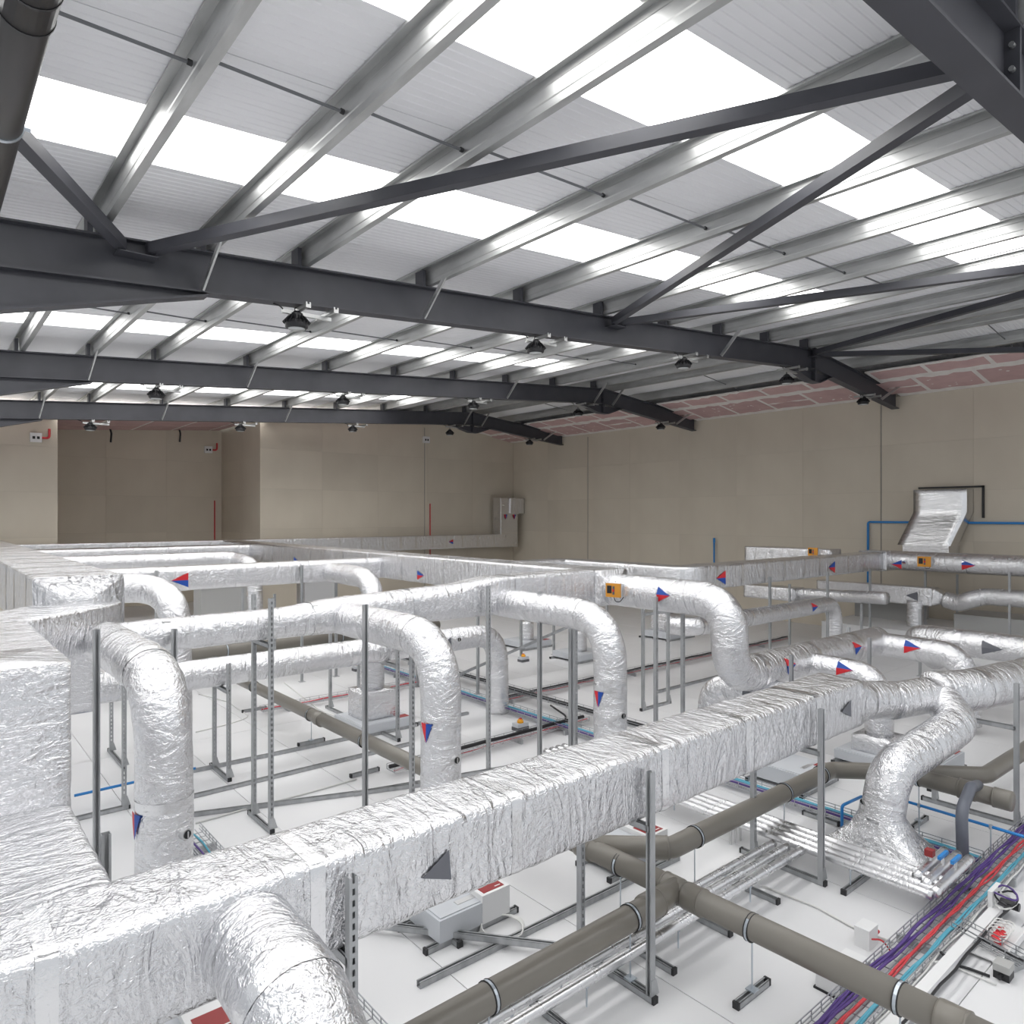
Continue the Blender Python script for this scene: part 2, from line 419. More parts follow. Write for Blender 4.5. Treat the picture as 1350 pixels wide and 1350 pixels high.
# pink plasterboard lining on the roof edge
ln = thing('trim_4', 'pink plasterboard lining with white jointing along the wall head', None, (WX, 0, 6), kind='structure')
def zl(x): return 6.0+(WX-x)*.16
for a, b in zip([0]+YF[1:], YF[1:]+[WY]):
    a2, b2 = (a+.12 if a else -2.5), b-.12 if b != WY else WY
    MB().add([(x, y, zl(x)+dz) for dz in (.0, .02) for x, y in ((16.9, a2), (WX, a2), (WX, b2), (16.9, b2))],
             [(3,2,1,0), (4,5,6,7), (0,1,5,4), (1,2,6,5), (2,3,7,6), (3,0,4,7)]).build('jointing_base', 'plaster', ln)
    y = a2+.1; k = 0
    while y < b2-.4:
        y2 = min(y+1.2, b2-.05)
        def pb(x0, x1, ya, yb):
            n = 7; top = []; rr = random.uniform
            pts = [(x0+rr(-.07,.05), ya+(yb-ya)*i/n) for i in range(n+1)]+[(x1+rr(-.04,.03), yb-(yb-ya)*i/n) for i in range(n+1)]
            m = MB(); N_ = len(pts)
            m.add([(x, yy, zl(x)-.006) for x, yy in pts]+[(x, yy, zl(x)+.004) for x, yy in pts], [tuple(range(N_)), tuple(range(2*N_-1,N_-1,-1))]+[((i+1)%N_, i, N_+i, N_+(i+1)%N_) for i in range(N_)])
            pb_o = m.build('pink_board', 'pink', ln)
            if x1-x0 > .6:
                fm = MB()
                for q_ in range(7):
                    fx, fy, fr_ = rr(x0+.1, x1-.1), rr(ya+.1, yb-.1), rr(.018, .04)
                    fm.add([(fx+math.cos(w_*1.047)*fr_, fy+math.sin(w_*1.047)*fr_, zl(fx+math.cos(w_*1.047)*fr_)-.009) for w_ in range(6)], [(5,4,3,2,1,0)])
                fo = fm.build('filler_dots', 'plaster', None); fo.parent = pb_o; fo['kind'] = 'stuff'; fo.location = Vector(fo.location)-Vector(ln['_o'])
        pb(17.02, 17.5, y+.04, y2-.04)
        if k % 3 == 1: pb(17.78, 18.2, y+.5, y2+.42); pb(18.3, 18.72, y+.5, y2+.42)
        else: pb(17.78, 18.72, y+.5, y2+.42)
        y += 1.22; k += 1
lb = thing('trim_5', 'pink plasterboard lining along the head of the back wall', None, (9, WY, 6), kind='structure')
for (x0, x1, ya, yb) in ((-3, 2.9, 20.6, WY), (3.0, 8.35, 21.0, YR), (8.45, 14.6, 20.6, WY)):
    z_ = lambda x: zroof(x)-.27
    MB().add([(x, y, z_(x)+dz) for dz in (0, .02) for x, y in ((x0, ya), (x1, ya), (x1, yb), (x0, yb))], [(3,2,1,0),(4,5,6,7),(0,1,5,4),(1,2,6,5),(2,3,7,6),(3,0,4,7)]).build('jointing_base', 'plaster', lb)
    x = x0+.06
    while x < x1-.3:
        xe = min(x+1.15, x1-.05); y = ya+.05
        while y < yb-.3:
            ye = min(y+1.7, yb-.05)
            MB().add([(a, b, z_(a)+dz) for dz in (-.008, .004) for a, b in ((x, y), (xe, y), (xe, ye), (x, ye))], [(3,2,1,0),(4,5,6,7),(0,1,5,4),(1,2,6,5),(2,3,7,6),(3,0,4,7)]).build('pink_board', 'pink', lb)
            y += 1.8
        x += 1.24

# ------------------------------------------------------------------ portal frames
PUR = [-2.7, -1.72, -.73, .27, 1.27, 2.25, 3.25, 4.85, 6.44, 8.05, 9.62, 11.2, 12.8, 14.35]
PURR = [15.05, 16.45]
def ztop(x): return zroof(x)-.235
def ibeam(mb, xa, xb, za, zb, dep, yc, fw=.18, tf=.018, dep2=None):
    dep2 = dep2 or dep
    for z0, z1, wy in ((-tf, 0, fw), (None, None, fw), (0, 0, .012)):
        if wy == .012:
            p = [(xa, za-dep+tf), (xb, zb-dep2+tf), (xb, zb-tf), (xa, za-tf)]
        elif z0 is not None: p = [(xa, za-tf), (xb, zb-tf), (xb, zb), (xa, za)]
        else: p = [(xa, za-dep), (xb, zb-dep2), (xb, zb-dep2+tf), (xa, za-dep+tf)]
        mb.extr(p, yc-wy/2, yc+wy/2)
flab = ['dark grey portal rafter crossing overhead at the top corner', 'deepest dark grey portal rafter carrying five hanging lamps and bolted diagonal braces',
        'middle dark grey portal rafter of three, parallel behind the braced one', 'farthest dark grey portal rafter, closest to the back wall']
for fi, yf in enumerate(YF):
    t = thing('portal_rafter', flab[fi], 'roof beam', (RX, yf, 6), 'dark steel portal rafters')
    m = MB(); ibeam(m, -4, RX, ztop(-4), ztop(RX), .42, yf); m.build('rafter_beam', 'steel', t)
    m = MB(); ibeam(m, RX, 18.94 if fi else 19.1, ztop(RX), ztop(RX)-.1*(18.94-RX), .42, yf); m.build('short_rafter_beam', 'steel', t)
    # eaves haunch
    zb = lambda x: ztop(x)-.42
    m = MB(); m.extr([(-4, zb(-4)), (-4, zb(-4)-1.25), (2.25, zb(2.25)-.015), (2.25, zb(2.25))], yf-.006, yf+.006)
    m.extr([(-4, zb(-4)-1.27), (2.25, zb(2.25)-.03), (2.25, zb(2.25)-.01), (-4, zb(-4)-1.25)], yf-.09, yf+.09); m.build('eaves_haunch', 'steel', t)
    # apex bracket
    za = ztop(RX)-.42
    m = MB(); m.extr([(13.7, za-.075), (14.5, za-.26), (14.85, za-.26), (15.4, za-.085), (15.4, za-.06), (13.7, za-.05)], yf-.006, yf+.006)
    m.extr([(13.7, za-.08), (14.5, za-.275), (14.5, za-.255), (13.7, za-.06)], yf-.09, yf+.09)
    m.extr([(14.5, za-.275), (14.85, za-.275), (14.85, za-.255), (14.5, za-.255)], yf-.09, yf+.09)
    m.extr([(14.85, za-.275), (15.4, za-.09), (15.4, za-.07), (14.85, za-.255)], yf-.09, yf+.09); m.build('apex_bracket', 'steel', t)
    m = MB(); m.box(RX-.03, RX+.03, yf-.09, yf+.09, za-.26, ztop(RX)+.03); m.build('apex_plate', 'steel', t)
    for j in range(6):
        for sg in (-1, 1):
            MB().tube([(RX-.03-.02, yf+sg*.06, za-.2+j*.12), (RX+.05, yf+sg*.06, za-.2+j*.12)], .014, 8).build('apex_bolt', 'steel', t)
    # purlin cleats
    for xp in PUR[3:]:
        MB().box(xp-.075, xp-.03, yf-.085, yf+.085, ztop(xp), ztop(xp)+.19).build('purlin_cleat', 'steel', t)
    # fly braces
    fl_x = {0: (3.25, 6.44), 1: (2.25, 4.85, 11.2), 2: (2.25, 4.85, 11.2, 14.3, 15.05), 3: (2.25, 4.85, 8.05, 14.3, 15.05)}[fi]
    for xp in fl_x:
        zz = ztop(xp)
        MB().bar((xp+.02, yf-.5, zz+.1), (xp-.06, yf-.09, zz-.40), .06, .02, (1,0,0)).build('fly_brace', 'galv', t)
    if fi:
        MB().bar((18.3, yf-.45, ztop(RX)-.32), (17.9, yf-.09, ztop(RX)-.72), .06, .02, (1,0,0)).build('fly_brace', 'galv', t)
    if fi == 1:
        for xa_, xb_ in ((1.42, 1.76), (8.16, 8.44), (14.45, 14.8)):
            MB().box(xa_, xb_, yf-.2, yf-.004, ztop(xa_)-.16, ztop(xa_)-.15).build('gusset_plate', 'steel', t)
    if fi == 0:
        m = MB(); zc = ztop(4.9)
        m.box(4.86, 4.89, yf-.085, yf-.006, zc-.4, zc-.02); m.build('stiffener_plate', 'steel', t)
        for dz in (.12, .26):
            MB().tube([(4.83, yf-.05, zc-dz), (4.93, yf-.05, zc-dz)], .016, 8).build('splice_bolt', 'galv', t)
# ------------------------------------------------------------------ purlins
olab = ['fourteenth', 'thirteenth', 'twelfth', 'eleventh', 'tenth', 'ninth', 'eighth', 'seventh', 'sixth', 'fifth', 'fourth', 'third', 'second', 'first']
for i, xp in enumerate(PUR+PURR):
    zt, zb = zroof(xp)-.008, zroof(xp)-.225
    m = MB(); t_ = .004
    y0, y1 = -1.2, 25.9 if XR0 < xp < XR1 else WY-.03
    prof = [(-.064, zb+.02), (-.064, zb), (0, zb), (0, zt-t_), (.062, zt-t_), (.062, zt-.02), (.066, zt-.02), (.066, zt), (-t_, zt), (-t_, zb+t_), (-.06, zb+t_), (-.06, zb+.02)]
    # stiffening swages in the web
    prof = [(-.064, zb+.022), (-.064, zb), (0, zb), (0, zb+.055), (.004, zb+.065), (.004, zt-.065), (0, zt-.055), (0, zt-t_), (.062, zt-t_), (.062, zt-.02), (.066, zt-.02), (.066, zt), (-t_, zt), (-t_, zt-.055), (.004-t_, zt-.065), (.004-t_, zb+.065), (-t_, zb+.055), (-t_, zb+t_), (-.06, zb+t_), (-.06, zb+.022)]
    m.extr([(xp-a, z) for a, z in prof][::-1], y0, y1)
    lab = ('galvanised zed purlin, %s down from the ridge on the long rooflit slope' % olab[i]) if i < 14 else ('galvanised zed purlin on the short far slope, %s past the ridge' % ('first' if i == 14 else 'second'))
    tag(m.build('roof_purlin', 'galv'), lab, 'purlin', 'galvanised roof purlins')
# anti-sag rods
def sag(y, xs, tagt, dz):
    for a, b in zip(xs, xs[1:]):
        t = thing('sag_rod', 'thin anti-sag rod %s, %s' % (tagt, '%s up the slope' % ['lowest', 'second', 'third', 'fourth', 'fifth', 'sixth', 'seventh', 'eighth', 'ninth', 'tenth', 'eleventh', 'twelfth'][xs.index(a)]), 'rod', (a, y, zroof(a)-.12), 'anti-sag rods')
        MB().tube([(a+.02, y, zroof(a)-.07), (b-.01, y, zroof(b)-.135)], .011, 8).build('rod', 'darkrod', t)
        MB().tube([(b-.04, y, zroof(b)-.132), (b-.012, y, zroof(b)-.135)], .018, 6).build('end_nut', 'rubber', t)
sag(4.43, PUR[2:12], 'in the bay nearest the viewer', 0)
sag(10.72, PUR[2:13], 'in the second bay', 0)
sag(16.7, PUR[2:13], 'in the farthest bay', 0)
for y, w_ in ((4.43, 'nearest bay'), (10.72, 'second bay'), (16.7, 'farthest bay')):
    t = thing('sag_rod', 'thin anti-sag rod on the short slope beside the pink lining, %s' % w_, 'rod', (15, y, 6.5), 'anti-sag rods')
    MB().tube([(15.07, y, zroof(15.05)-.1), (16.44, y, zroof(16.45)-.13)], .011, 8).build('rod', 'darkrod', t)
    MB().tube([(16.47, y, zroof(16.45)-.1), (17.6, y, zl(17.6)+.03)], .011, 8).build('rod', 'darkrod', t)
# diagonal braces
def brace(a, b, label, wd=.1):
    za, zb_ = ztop(a[0])-.06 if a[0] <= RX else ztop(RX)-.06-.1*(a[0]-RX), ztop(b[0])-.06 if b[0] <= RX else ztop(RX)-.06-.1*(b[0]-RX)
    t = thing('roof_brace', label, 'roof brace', (a[0], a[1], za), 'diagonal roof braces')
    A, B = Vector((a[0], a[1], za-.03)), Vector((b[0], b[1], zb_-.03)); d = (B-A).normalized()
    MB().bar(A, B, wd, wd).build('brace_tube', 'steel', t)
    MB().bar(A-d*.09, A+d*.05, .012, .14).build('end_plate', 'steel', t)
    MB().bar(B-d*.05, B+d*.09, .012, .14).build('end_plate', 'steel', t)
brace((1.72, 7.3), (4.95, 1.45), 'long dark diagonal brace crossing the rooflights toward the top corner rafter')
brace((8.2, 7.3), (5.15, 1.45), 'dark diagonal brace rising steeply from the rafter to the top corner beam')
brace((1.45, 7.3), (-1.6, 1.45), 'dark diagonal brace ending behind the black overhead pipe')
brace((8.4, 7.3), (11.7, 1.45), 'slim dark diagonal brace running off toward the picture edge below the rooflights')
brace((14.5, 7.3), (11.9, 1.45), 'dark diagonal brace from the ridge plate crossing the upper purlins')
brace((14.75, 7.35), (18.2, 1.45), 'nearly level dark brace from the ridge over the pink lining')
# ------------------------------------------------------------------ high bay lamps
ords = ['first', 'second', 'third', 'fourth', 'fifth']
LP = [[(391, 427), (706, 460), (901, 481), (1037, 493), (1138, 535)], [(206, 523), (452, 531), (624, 536), (762, 537), (871, 566)], [(119, 566), (317, 567), (465, 567), (593, 565), (698, 586)]]
def zbot(x): return (ztop(x) if x <= RX else ztop(RX)-.1*(x-RX))-.42
for fi, row in enumerate(LP):
    yf = YF[fi+1]
    for i, (px, py) in enumerate(row):
        c = atY(px, py, yf); zb_ = zbot(c.x); zc = zb_-.2 if abs(c.x-RX) > 1.2 else zb_-.3
        t = thing('high_bay_lamp', 'black round high-bay lamp, %s from the left under the %s rafter' % (ords[i], ['braced nearest', 'middle', 'farthest'][fi]), 'lamp', (c.x, yf, zc-.1), 'black high-bay lamps')
        O = Vector((c.x, yf, zc))
        MB().lathe([(.0, .14), (.04, .14), (.055, .12), (.068, .115), (.072, .05), (.115, .03), (.125, .0), (.12, -.035), (.1, -.05), (.0, -.05)], 24, O).build('housing', 'black', t, False)
        m = MB()
        for k in range(18):
            a = 2*math.pi*k/18; d = Vector((math.cos(a), math.sin(a), 0))
            m.bar(O+d*.07+Vector((0,0,.07)), O+d*.13+Vector((0,0,.0)), .01, .055)
        m.build('cooling_fins', 'black', t)['kind'] = 'stuff'
        MB().lathe([(.0, -.048), (.092, -.048), (.088, -.058), (0, -.06)], 20, O).build('lens', 'lens', t, True)
        MB().tube(bend([O+Vector((-.02, 0, .13)), O+Vector((-.02, 0, .18)), O+Vector((.02, 0, .18)), O+Vector((.02, 0, .13))], .018, 4), .006, 6).build('hook', 'black', t)
        br = thing_part('mounting_bracket', t)
        zz = zb_-.022
        for dx in (.02, .34):
            m = MB(); xx = c.x+dx
            m.box(xx-.02, xx+.02, yf-.26, yf+.22, zz-.04, zz-.037); m.box(xx-.02, xx-.017, yf-.26, yf+.22, zz-.04, zz); m.box(xx+.017, xx+.02, yf-.26, yf+.22, zz-.04, zz); m.box(xx-.02, xx-.01, yf-.26, yf+.22, zz-.003, zz); m.box(xx+.01, xx+.02, yf-.26, yf+.22, zz-.003, zz)
            m.box(xx-.028, xx+.028, yf-.263, yf-.26, zz-.05, zz-.012); m.box(xx-.028, xx-.012, yf-.263, yf-.26, zz-.012, zz+.01); m.box(xx+.012, xx+.028, yf-.263, yf-.26, zz-.012, zz+.01)
            m.build('clamp_channel', 'galv', br)
        MB().box(c.x-.16, c.x+.4, yf-.02, yf+.02, zz-.08, zz-.04).build('hanger_channel', 'galv', br)
        MB().tube(bend([(c.x-.14, yf, zz-.05), (c.x-.2, yf-.03, zz-.02), (c.x-.26, yf, zz-.0)], .05, 4), .008, 6).build('cable', 'black', t)
# overhead black rain pipe
pp = thing('overhead_pipe', 'thick black round pipe running overhead at the top corner', 'pipe', (.3, 1, 4.66))
c0 = Vector((.295, 0, 4.75))
MB().tube([(c0.x, .6, c0.z), (c0.x, 6.3, c0.z)], .082, 28).build('pipe_barrel', 'pvcdark', pp, True)
MB().tube([(c0.x, 1.2, c0.z), (c0.x, 2.95, c0.z)], .088, 28).build('pipe_socket', 'pvcdark', pp, True)
for yy in (2.95, 2.78): MB().tube([(c0.x, yy, c0.z), (c0.x, yy+.012, c0.z)], .0905, 28).build('joint_ring', 'black', pp)
for yy in (3.86,):
    MB().tube([(c0.x, yy, c0.z), (c0.x, yy+.025, c0.z)], .0865, 28).build('pipe_clip', 'rod', pp)
    MB().tube([(c0.x+.085, yy+.01, c0.z), (c0.x+.11, yy+.01, c0.z)], .012, 8).build('clip_bolt', 'rod', pp)
    MB().tube([(c0.x, yy+.01, c0.z+.08), (c0.x, yy+.01, zroof(c0.x)-.01)], .005, 6).build('hanger_rod', 'rod', pp)
# ================================================================== DUCTS
NEG_Y = Vector((0, -1, 0))
# --- long rectangular duct across the foreground
D = duct('large foil-wrapped rectangular duct sweeping diagonally across the foreground', [(-1.4, 3.07, 1.305), (6.55, 3.07, 1.305)], (.44, .42, .045), 0, .009, ds=.035, tstep=1.1)
duct(None, [(.33, 3.2, 1.305), (.33, 4.5, 1.305)], (.6, .419, .05), 0, .008, False, parent=D, part='side_wrap', ds=.04)
def loft_sec(wd, ht, r, k):      # box -> round
    a = rect_sec_n(wd, ht, .045, 8, 8); n = len(a); out = []
    for i, (o, nn) in enumerate(a):
        d = o.normalized(); out.append((o.lerp(d*r, k), nn.lerp(d, k).normalized()))
    return out
duct(None, [(6.5, 3.07, 1.3), (6.85, 3.0, 1.25)], lambda t: loft_sec(.44, .42, .18, t), 0, .006, False, parent=D, part='square_to_round')
duct(None, [(6.8, 3.01, 1.26), (7.35, 2.9, 1.2)], .178, .2, .006, False, parent=D, part='round_wrap')
sticker(D, (1.92, 2.85, 1.29), (-1, 0, -.1), NEG_Y, 0, (.16, .15), ('midgrey', 'midgrey'))
sticker(D, (6.2, 2.85, 1.31), (-1, 0, 0), NEG_Y, 0, (.17, .15), ('midgrey', 'midgrey'))
# --- round branch at the very front
B0 = duct('fat foil-wrapped elbow dropping from the side of the foreground duct', [(1.03, 3.0, 1.3), (1.03, 2.2, 1.27), (1.08, 2.02, .1)], .19, .42, .008, ds=.03, name='duct_elbow')
# --- end branch: S bend down to the boot
SB = duct('foil-wrapped S-bend duct dropping diagonally to a flared boot', [(7.25, 2.9, 1.2), (7.95, 2.72, 1.2), (7.6, 2.42, 1.02), (6.47, 2.6, .78), (6.4, 2.63, .36)], .175, .32, .007, ds=.035, name='duct_elbow')
m = MB(); m.uv = []
prof = [(.172, .5, .172), (.182, .42, .182), (.25, .3, .21), (.38, .16, .25), (.42, .13, .26), (.42, .1, .26)]
n = 32
for a_, z_, b_ in prof:
    for k in range(n):
        an = 2*math.pi*k/n; c_, s_ = math.cos(an), math.sin(an)
        kk = max(0, min(1, (.4-z_)/.22)); mx = max(abs(c_), abs(s_)); sc = 1+(1/mx-1)*kk
        p = Vector((6.4+s_*b_*sc*.9, 2.63+c_*a_*sc, z_)); m.v.append(p+Vector((s_, c_, 0))*wrinkle(p, .01))
for i in range(len(prof)-1):
    for k in range(n):
        m.f.append((i*n+(k+1)%n, i*n+k, (i+1)*n+k, (i+1)*n+(k+1)%n)); m.uv.append(((i*.1, k*.05), (i*.1, k*.05+.05), (i*.1+.1, k*.05+.05), (i*.1+.1, k*.05)))
m.build('flared_boot', 'foil', SB, True)
MB().box(6.18, 6.62, 2.22, 3.04, 0, .1).build('boot_frame', 'grey', SB)
CD = duct('foil-wrapped round duct leaving the picture beyond the S-bend', [(7.9, 2.75, 1.2), (8.3, 2.55, 1.2), (9.4, 2.35, 1.2), (12, 2.15, 1.2)], .215, .5, .007)
# --- riser, jog and elevated trunk
T0 = duct('tall foil-wrapped box riser at the left edge behind the foreground duct', [(.33, 4.62, 1.1), (.33, 4.62, 2.235)], (.6, .62, .03), 0, .008, False, ds=.04, name='duct_riser')
T1 = duct('low flat foil duct with a 45-degree jog leading to the raised trunk', [(.33, 4.5, 2.05), (.33, 6.42, 2.05), (1.13, 7.22, 2.05), (1.13, 7.6, 2.05)], (.62, .368, .03), 0, .007, False, ds=.05)
T2 = duct('wide raised foil trunk receding along the left side to the back wall', [(1.13, 7.3, 2.18), (1.13, 21.6, 2.18)], (.7, .56, .03), 0, .008, True, ds=.06, tstep=.9)
# --- first row: duct across with three risers
row1 = [(0, .3, .28, 1.94), (.28, .33, .29, 1.95), (.38, .36, .36, 1.97), (.62, .38, .40, 2.0), (.72, .42, .45, 2.03), (1, .45, .46, 2.035)]
def row1_sec(t):
    for a, b in zip(row1, row1[1:]):
        if a[0] <= t <= b[0]+1e-6:
            k = (t-a[0])/(b[0]-a[0]); wd = a[1]+(b[1]-a[1])*k; ht = a[2]+(b[2]-a[2])*k; zz = a[3]+(b[3]-a[3])*k-1.95
            cr = .12 if t < .6 else .12-(t-.6)/.12*.08 if t < .72 else .04
            return [(o+Vector((0, zz)), nn) for o, nn in rect_sec_n(wd, ht, cr, 6, 6)]
    return [(o+Vector((0, .085)), nn) for o, nn in rect_sec_n(.45, .46, .04, 6, 6)]
R1 = duct('foil duct row with three bends dropping toward the viewer, widening to the central trunk', [(1.15, 6.82, 1.95), (7.05, 6.82, 1.95)], row1_sec, 0, .008)
ris = []
for i, (xx, yy, lab) in enumerate(((1.234, 4.95, 'closest and fattest-looking'), (3.41, 4.98, 'middle'), (5.5, 4.95, 'farthest'))):
    o = duct('foil duct arching down to the floor, %s of three along the first row' % lab, [(xx, 6.75, 1.94), (xx, yy, 1.94), (xx, yy, .0)], .172, .5, .007, ds=.035, name='duct_riser', tstep=.9)
    ris.append(o)
    cn = Vector((-xx, -yy, 0)).normalized(); sd = Vector((cn.y, -cn.x, 0))
    port(o, Vector((xx, yy, .98))+(cn*.75-sd*.62).normalized()*.172, (cn*.75-sd*.62))
    sticker(o, (xx, yy, (1.05, 1.2, 1.13)[i]), (0, 0, -1), (cn*.8+sd*(.75 if i else 1.9)), .172, (.16, .12), ('red', 'blue'))
# --- central trunk
T3 = duct('long high foil-wrapped rectangular trunk running back to the far wall', [(7.32, 6.55, 2.02), (7.32, 22.2, 2.02)], (.6, .48, .035), 0, .009, True, ds=.06, tstep=.8)
sticker(T3, (7.02, 10.9, 1.92), (0, -1, 0), (-1, 0, 0), 0, (.2, .17), ('red', 'blue'))
sticker(T3, (7.02, 16.4, 1.92), (0, -1, 0), (-1, 0, 0), 0, (.2, .17), ('red', 'blue'))
T4 = duct('foil-wrapped round duct leaving the trunk past the orange actuator and dropping', [(7.32, 6.6, 2.0), (7.32, 4.72, 1.99), (7.32, 4.72, 1.1), (11.3, 4.72, 1.08)], .215, .5, .008, ds=.04)
sticker(T4, (7.32, 5.52, 1.99), (0, -1, 0), (-1, -.1, .12), .215, (.2, .2), ('red', 'blue'))
sticker(T4, (8.35, 4.72, 1.09), (1, 0, 0), (-.4, -1, .25), .215, (.2, .2), ('blue', 'red'))
sticker(T4, (10.2, 4.72, 1.08), (1, 0, 0), (-.4, -1, .3), .215, (.2, .18), ('blue', 'red'))
b1 = duct('foil branch duct with a large arrow just above the foreground duct end', [(9.0, 4.65, 1.05), (9.0, 3.75, 1.03), (9.0, 3.72, .1)], .16, .3, .007, ds=.04, name='duct_riser')
sticker(b1, (9.0, 4.08, 1.04), (0, -1, 0), (-1, 0, .35), .16, (.2, .18), ('red', 'blue'))
b2 = duct('foil branch duct bending down in front of the grey plant boxes', [(11.2, 4.65, 1.06), (11.15, 3.5, 1.05), (11.15, 3.45, .1)], .175, .35, .007, ds=.04, name='duct_riser')
sticker(b2, (11.17, 4.1, 1.055), (0, -1, 0), (-1, 0, .3), .175, (.22, .2), ('red', 'blue'))
b3 = duct('stubby foil elbow rising from the floor behind the foreground duct', [(7.85, 5.35, .3), (7.85, 5.3, .83), (8.2, 4.0, .8)], .17, .4, .007, ds=.04, name='duct_elbow')
sticker(b3, (7.97, 4.75, .82), (0, -1, 0), (-1, -.2, -.1), .17, (.2, .17), ('midgrey', 'midgrey'))
# --- low second row
L2 = duct('low foil-wrapped round duct under the first row ending in a riser with a test port', [(1.4, 8.45, 1.2), (6.82, 8.45, 1.2), (6.82, 8.42, .0)], .165, .42, .007)
port(L2, Vector((6.1, 8.45, 1.2))+Vector((-.55, -.84, .1)).normalized()*.165, (-.55, -.84, .1))
sticker(L2, (5.75, 8.45, 1.2), (-1, 0, 0), (-.3, -1, -.1), .165, (.2, .17), ('midgrey', 'midgrey'))
duct(None, [(1.25, 8.5, 1.0), (1.25, 8.5, 1.92)], (.34, .4, .03), 0, .006, False, parent=L2, part='drop_box')
# --- third row and beyond
R3 = duct('foil-wrapped duct behind the first row carrying a red and blue arrow', [(1.45, 12.5, 1.97), (7.05, 12.5, 1.97)], (.4, .4, .09), 0, .008, ds=.06)
sticker(R3, at(250, 766, 1.97)+Vector((0, 0, 0)) if False else (3.3, 12.3, 1.95), (-1, 0, 0), NEG_Y, 0, (.26, .24), ('red', 'blue'))
duct('foil elbow dropping from the duct row behind the first one', [(5.95, 12.4, 1.95), (5.95, 10.7, 1.93), (5.95, 10.7, 0)], .18, .5, .007, name='duct_riser')
duct('foil elbow hooking down beside the step of the raised trunk', [(1.3, 9.9, 2.1), (2.3, 9.75, 2.1), (2.42, 9.2, 1.9), (2.42, 9.15, .0)], .18, .4, .007, name='duct_riser')
R4 = duct('foil-wrapped duct second from the back wall, with a short elbow at its end', [(1.45, 16.6, 2.02), (5.6, 16.6, 2.02), (5.75, 15.7, 1.9), (5.75, 15.6, .6)], .17, .4, .007, ds=.07)
R5 = duct('narrow foil duct row nearest the back wall joining the long trunk', [(1.45, 19.6, 2.05), (7.05, 19.6, 2.05)], (.4, .34, .08), 0, .007, ds=.07)
# --- duct along the back wall with corner drop
BW = duct('dull foil rectangular duct hugging the back wall and turning up in the corner', [(-2.5, 21.95, 2.02), (18.0, 21.95, 2.02)], (.5, .5, .02), 0, .006, True, ds=.09, tstep=.75)
duct(None, [(18.15, 21.95, 1.75), (18.15, 21.95, 3.72)], (.9, .5, .02), 0, .006, True, parent=BW, part='corner_riser', ds=.08)
duct(None, [(18.15, 21.9, 3.4), (18.93, 21.9, 3.4)], (.46, .62, .02), 0, .004, False, parent=BW, part='wall_spigot', ds=.08)
for xx in (17.95, 18.4): sticker(BW, (xx, 21.69, 2.95), (0, 0, -1), NEG_Y, 0, (.2, .17), ('red', 'blue'))
sticker(BW, (15.3, 21.69, 2.03), (-1, 0, 0), NEG_Y, 0, (.2, .17), ('red', 'blue'))
# --- ducts on the far side
T5 = duct('broad foil-wrapped duct crossing behind the actuator toward the wall', [(7.5, 9.95, 1.96), (9.75, 9.95, 1.96), (9.75, 7.2, 1.96), (17.4, 7.2, 1.96)], (.5, .4, .04), .3, .007, True, ds=.06, tstep=.7)
for px, py in ((951, 762), (1097, 748)):
    c = atY(px, py, 6.94); sticker(T5, (c.x, 6.95, c.z), (-1, 0, 0), NEG_Y, 0, (.26, .24), ('blue', 'red') if px > 1000 else ('red', 'blue'))
duct(None, [(17.0, 7.2, 1.96), (17.6, 7.2, 1.96)], (.62, .46, .04), 0, .006, False, parent=T5, part='tee_box', ds=.06)
c = atX(1182, 744, 17.0); sticker(T5, (17.0, c.y, c.z), (0, 1, 0), (-1, 0, 0), 0, (.22, .2), ('blue', 'red'))
T6 = duct('foil-wrapped round duct along the right wall below the wall hood', [(17.35, 7.1, 1.97), (17.35, 1.0, 1.97)], .22, 0, .006, ds=.06)
c = atX(1277, 747, 17.14); sticker(T6, (17.35, c.y, 1.95), (0, -1, 0), (-1, 0, 0), .22, (.26, .22), ('red', 'blue'))
T7 = duct('square-ended foil duct set back behind the broad crossing duct', [(15.65, 7.42, 2.05), (15.65, 9.5, 2.05)], (.55, .42, .03), 0, .006, True, ds=.06, tstep=.8)
T8 = duct('low foil box duct below the square-ended duct', [(15.5, 8.2, 1.2), (15.5, 9.45, 1.2)], (.5, .3, .03), 0, .006, True, ds=.06)
duct(None, [(15.5, 8.3, 1.22), (15.5, 7.2, 1.25), (15.3, 6.2, 1.3)], .13, .2, .005, False, parent=T8, part='round_wrap')
T9 = duct('round foil duct at mid depth ending in a drop beside the wall posts', [(9.55, 7.3, 1.2), (9.6, 6.9, 1.2), (14.5, 6.9, 1.2), (14.5, 6.9, 0)], .155, .4, .006, ds=.06)
sticker(T9, (10.0, 6.9, 1.2), (-1, 0, 0), (-.7, -1, .1), .155, (.2, .17), ('red', 'blue'))
sticker(T9, (13.4, 6.9, 1.2), (1, 0, 0), (-.2, -1, .2), .155, (.2, .17), ('blue', 'red'))
T10 = duct('lower foil return duct along the right wall with grey arrows', [(17.35, 8.6, 1.2), (17.35, 6.0, 1.2)], (.4, .4, .02), 0, .006, False, ds=.06)
duct(None, [(17.35, 6.0, 1.2), (17.35, 5.75, 1.16)], lambda t: loft_sec(.4, .4, .09, t), 0, .004, False, parent=T10, part='square_to_round')
duct(None, [(17.35, 5.78, 1.16), (17.3, 5.5, 1.1), (17.2, 5.25, 1.22), (17.3, 5.0, 1.3), (17.35, 1.0, 1.32)], .18, .3, .005, False, parent=T10, part='round_wrap')
duct(None, [(17.2, 6.35, .5), (17.2, 6.35, 1.1)], .17, 0, .005, False, parent=T10, part='drop_leg')
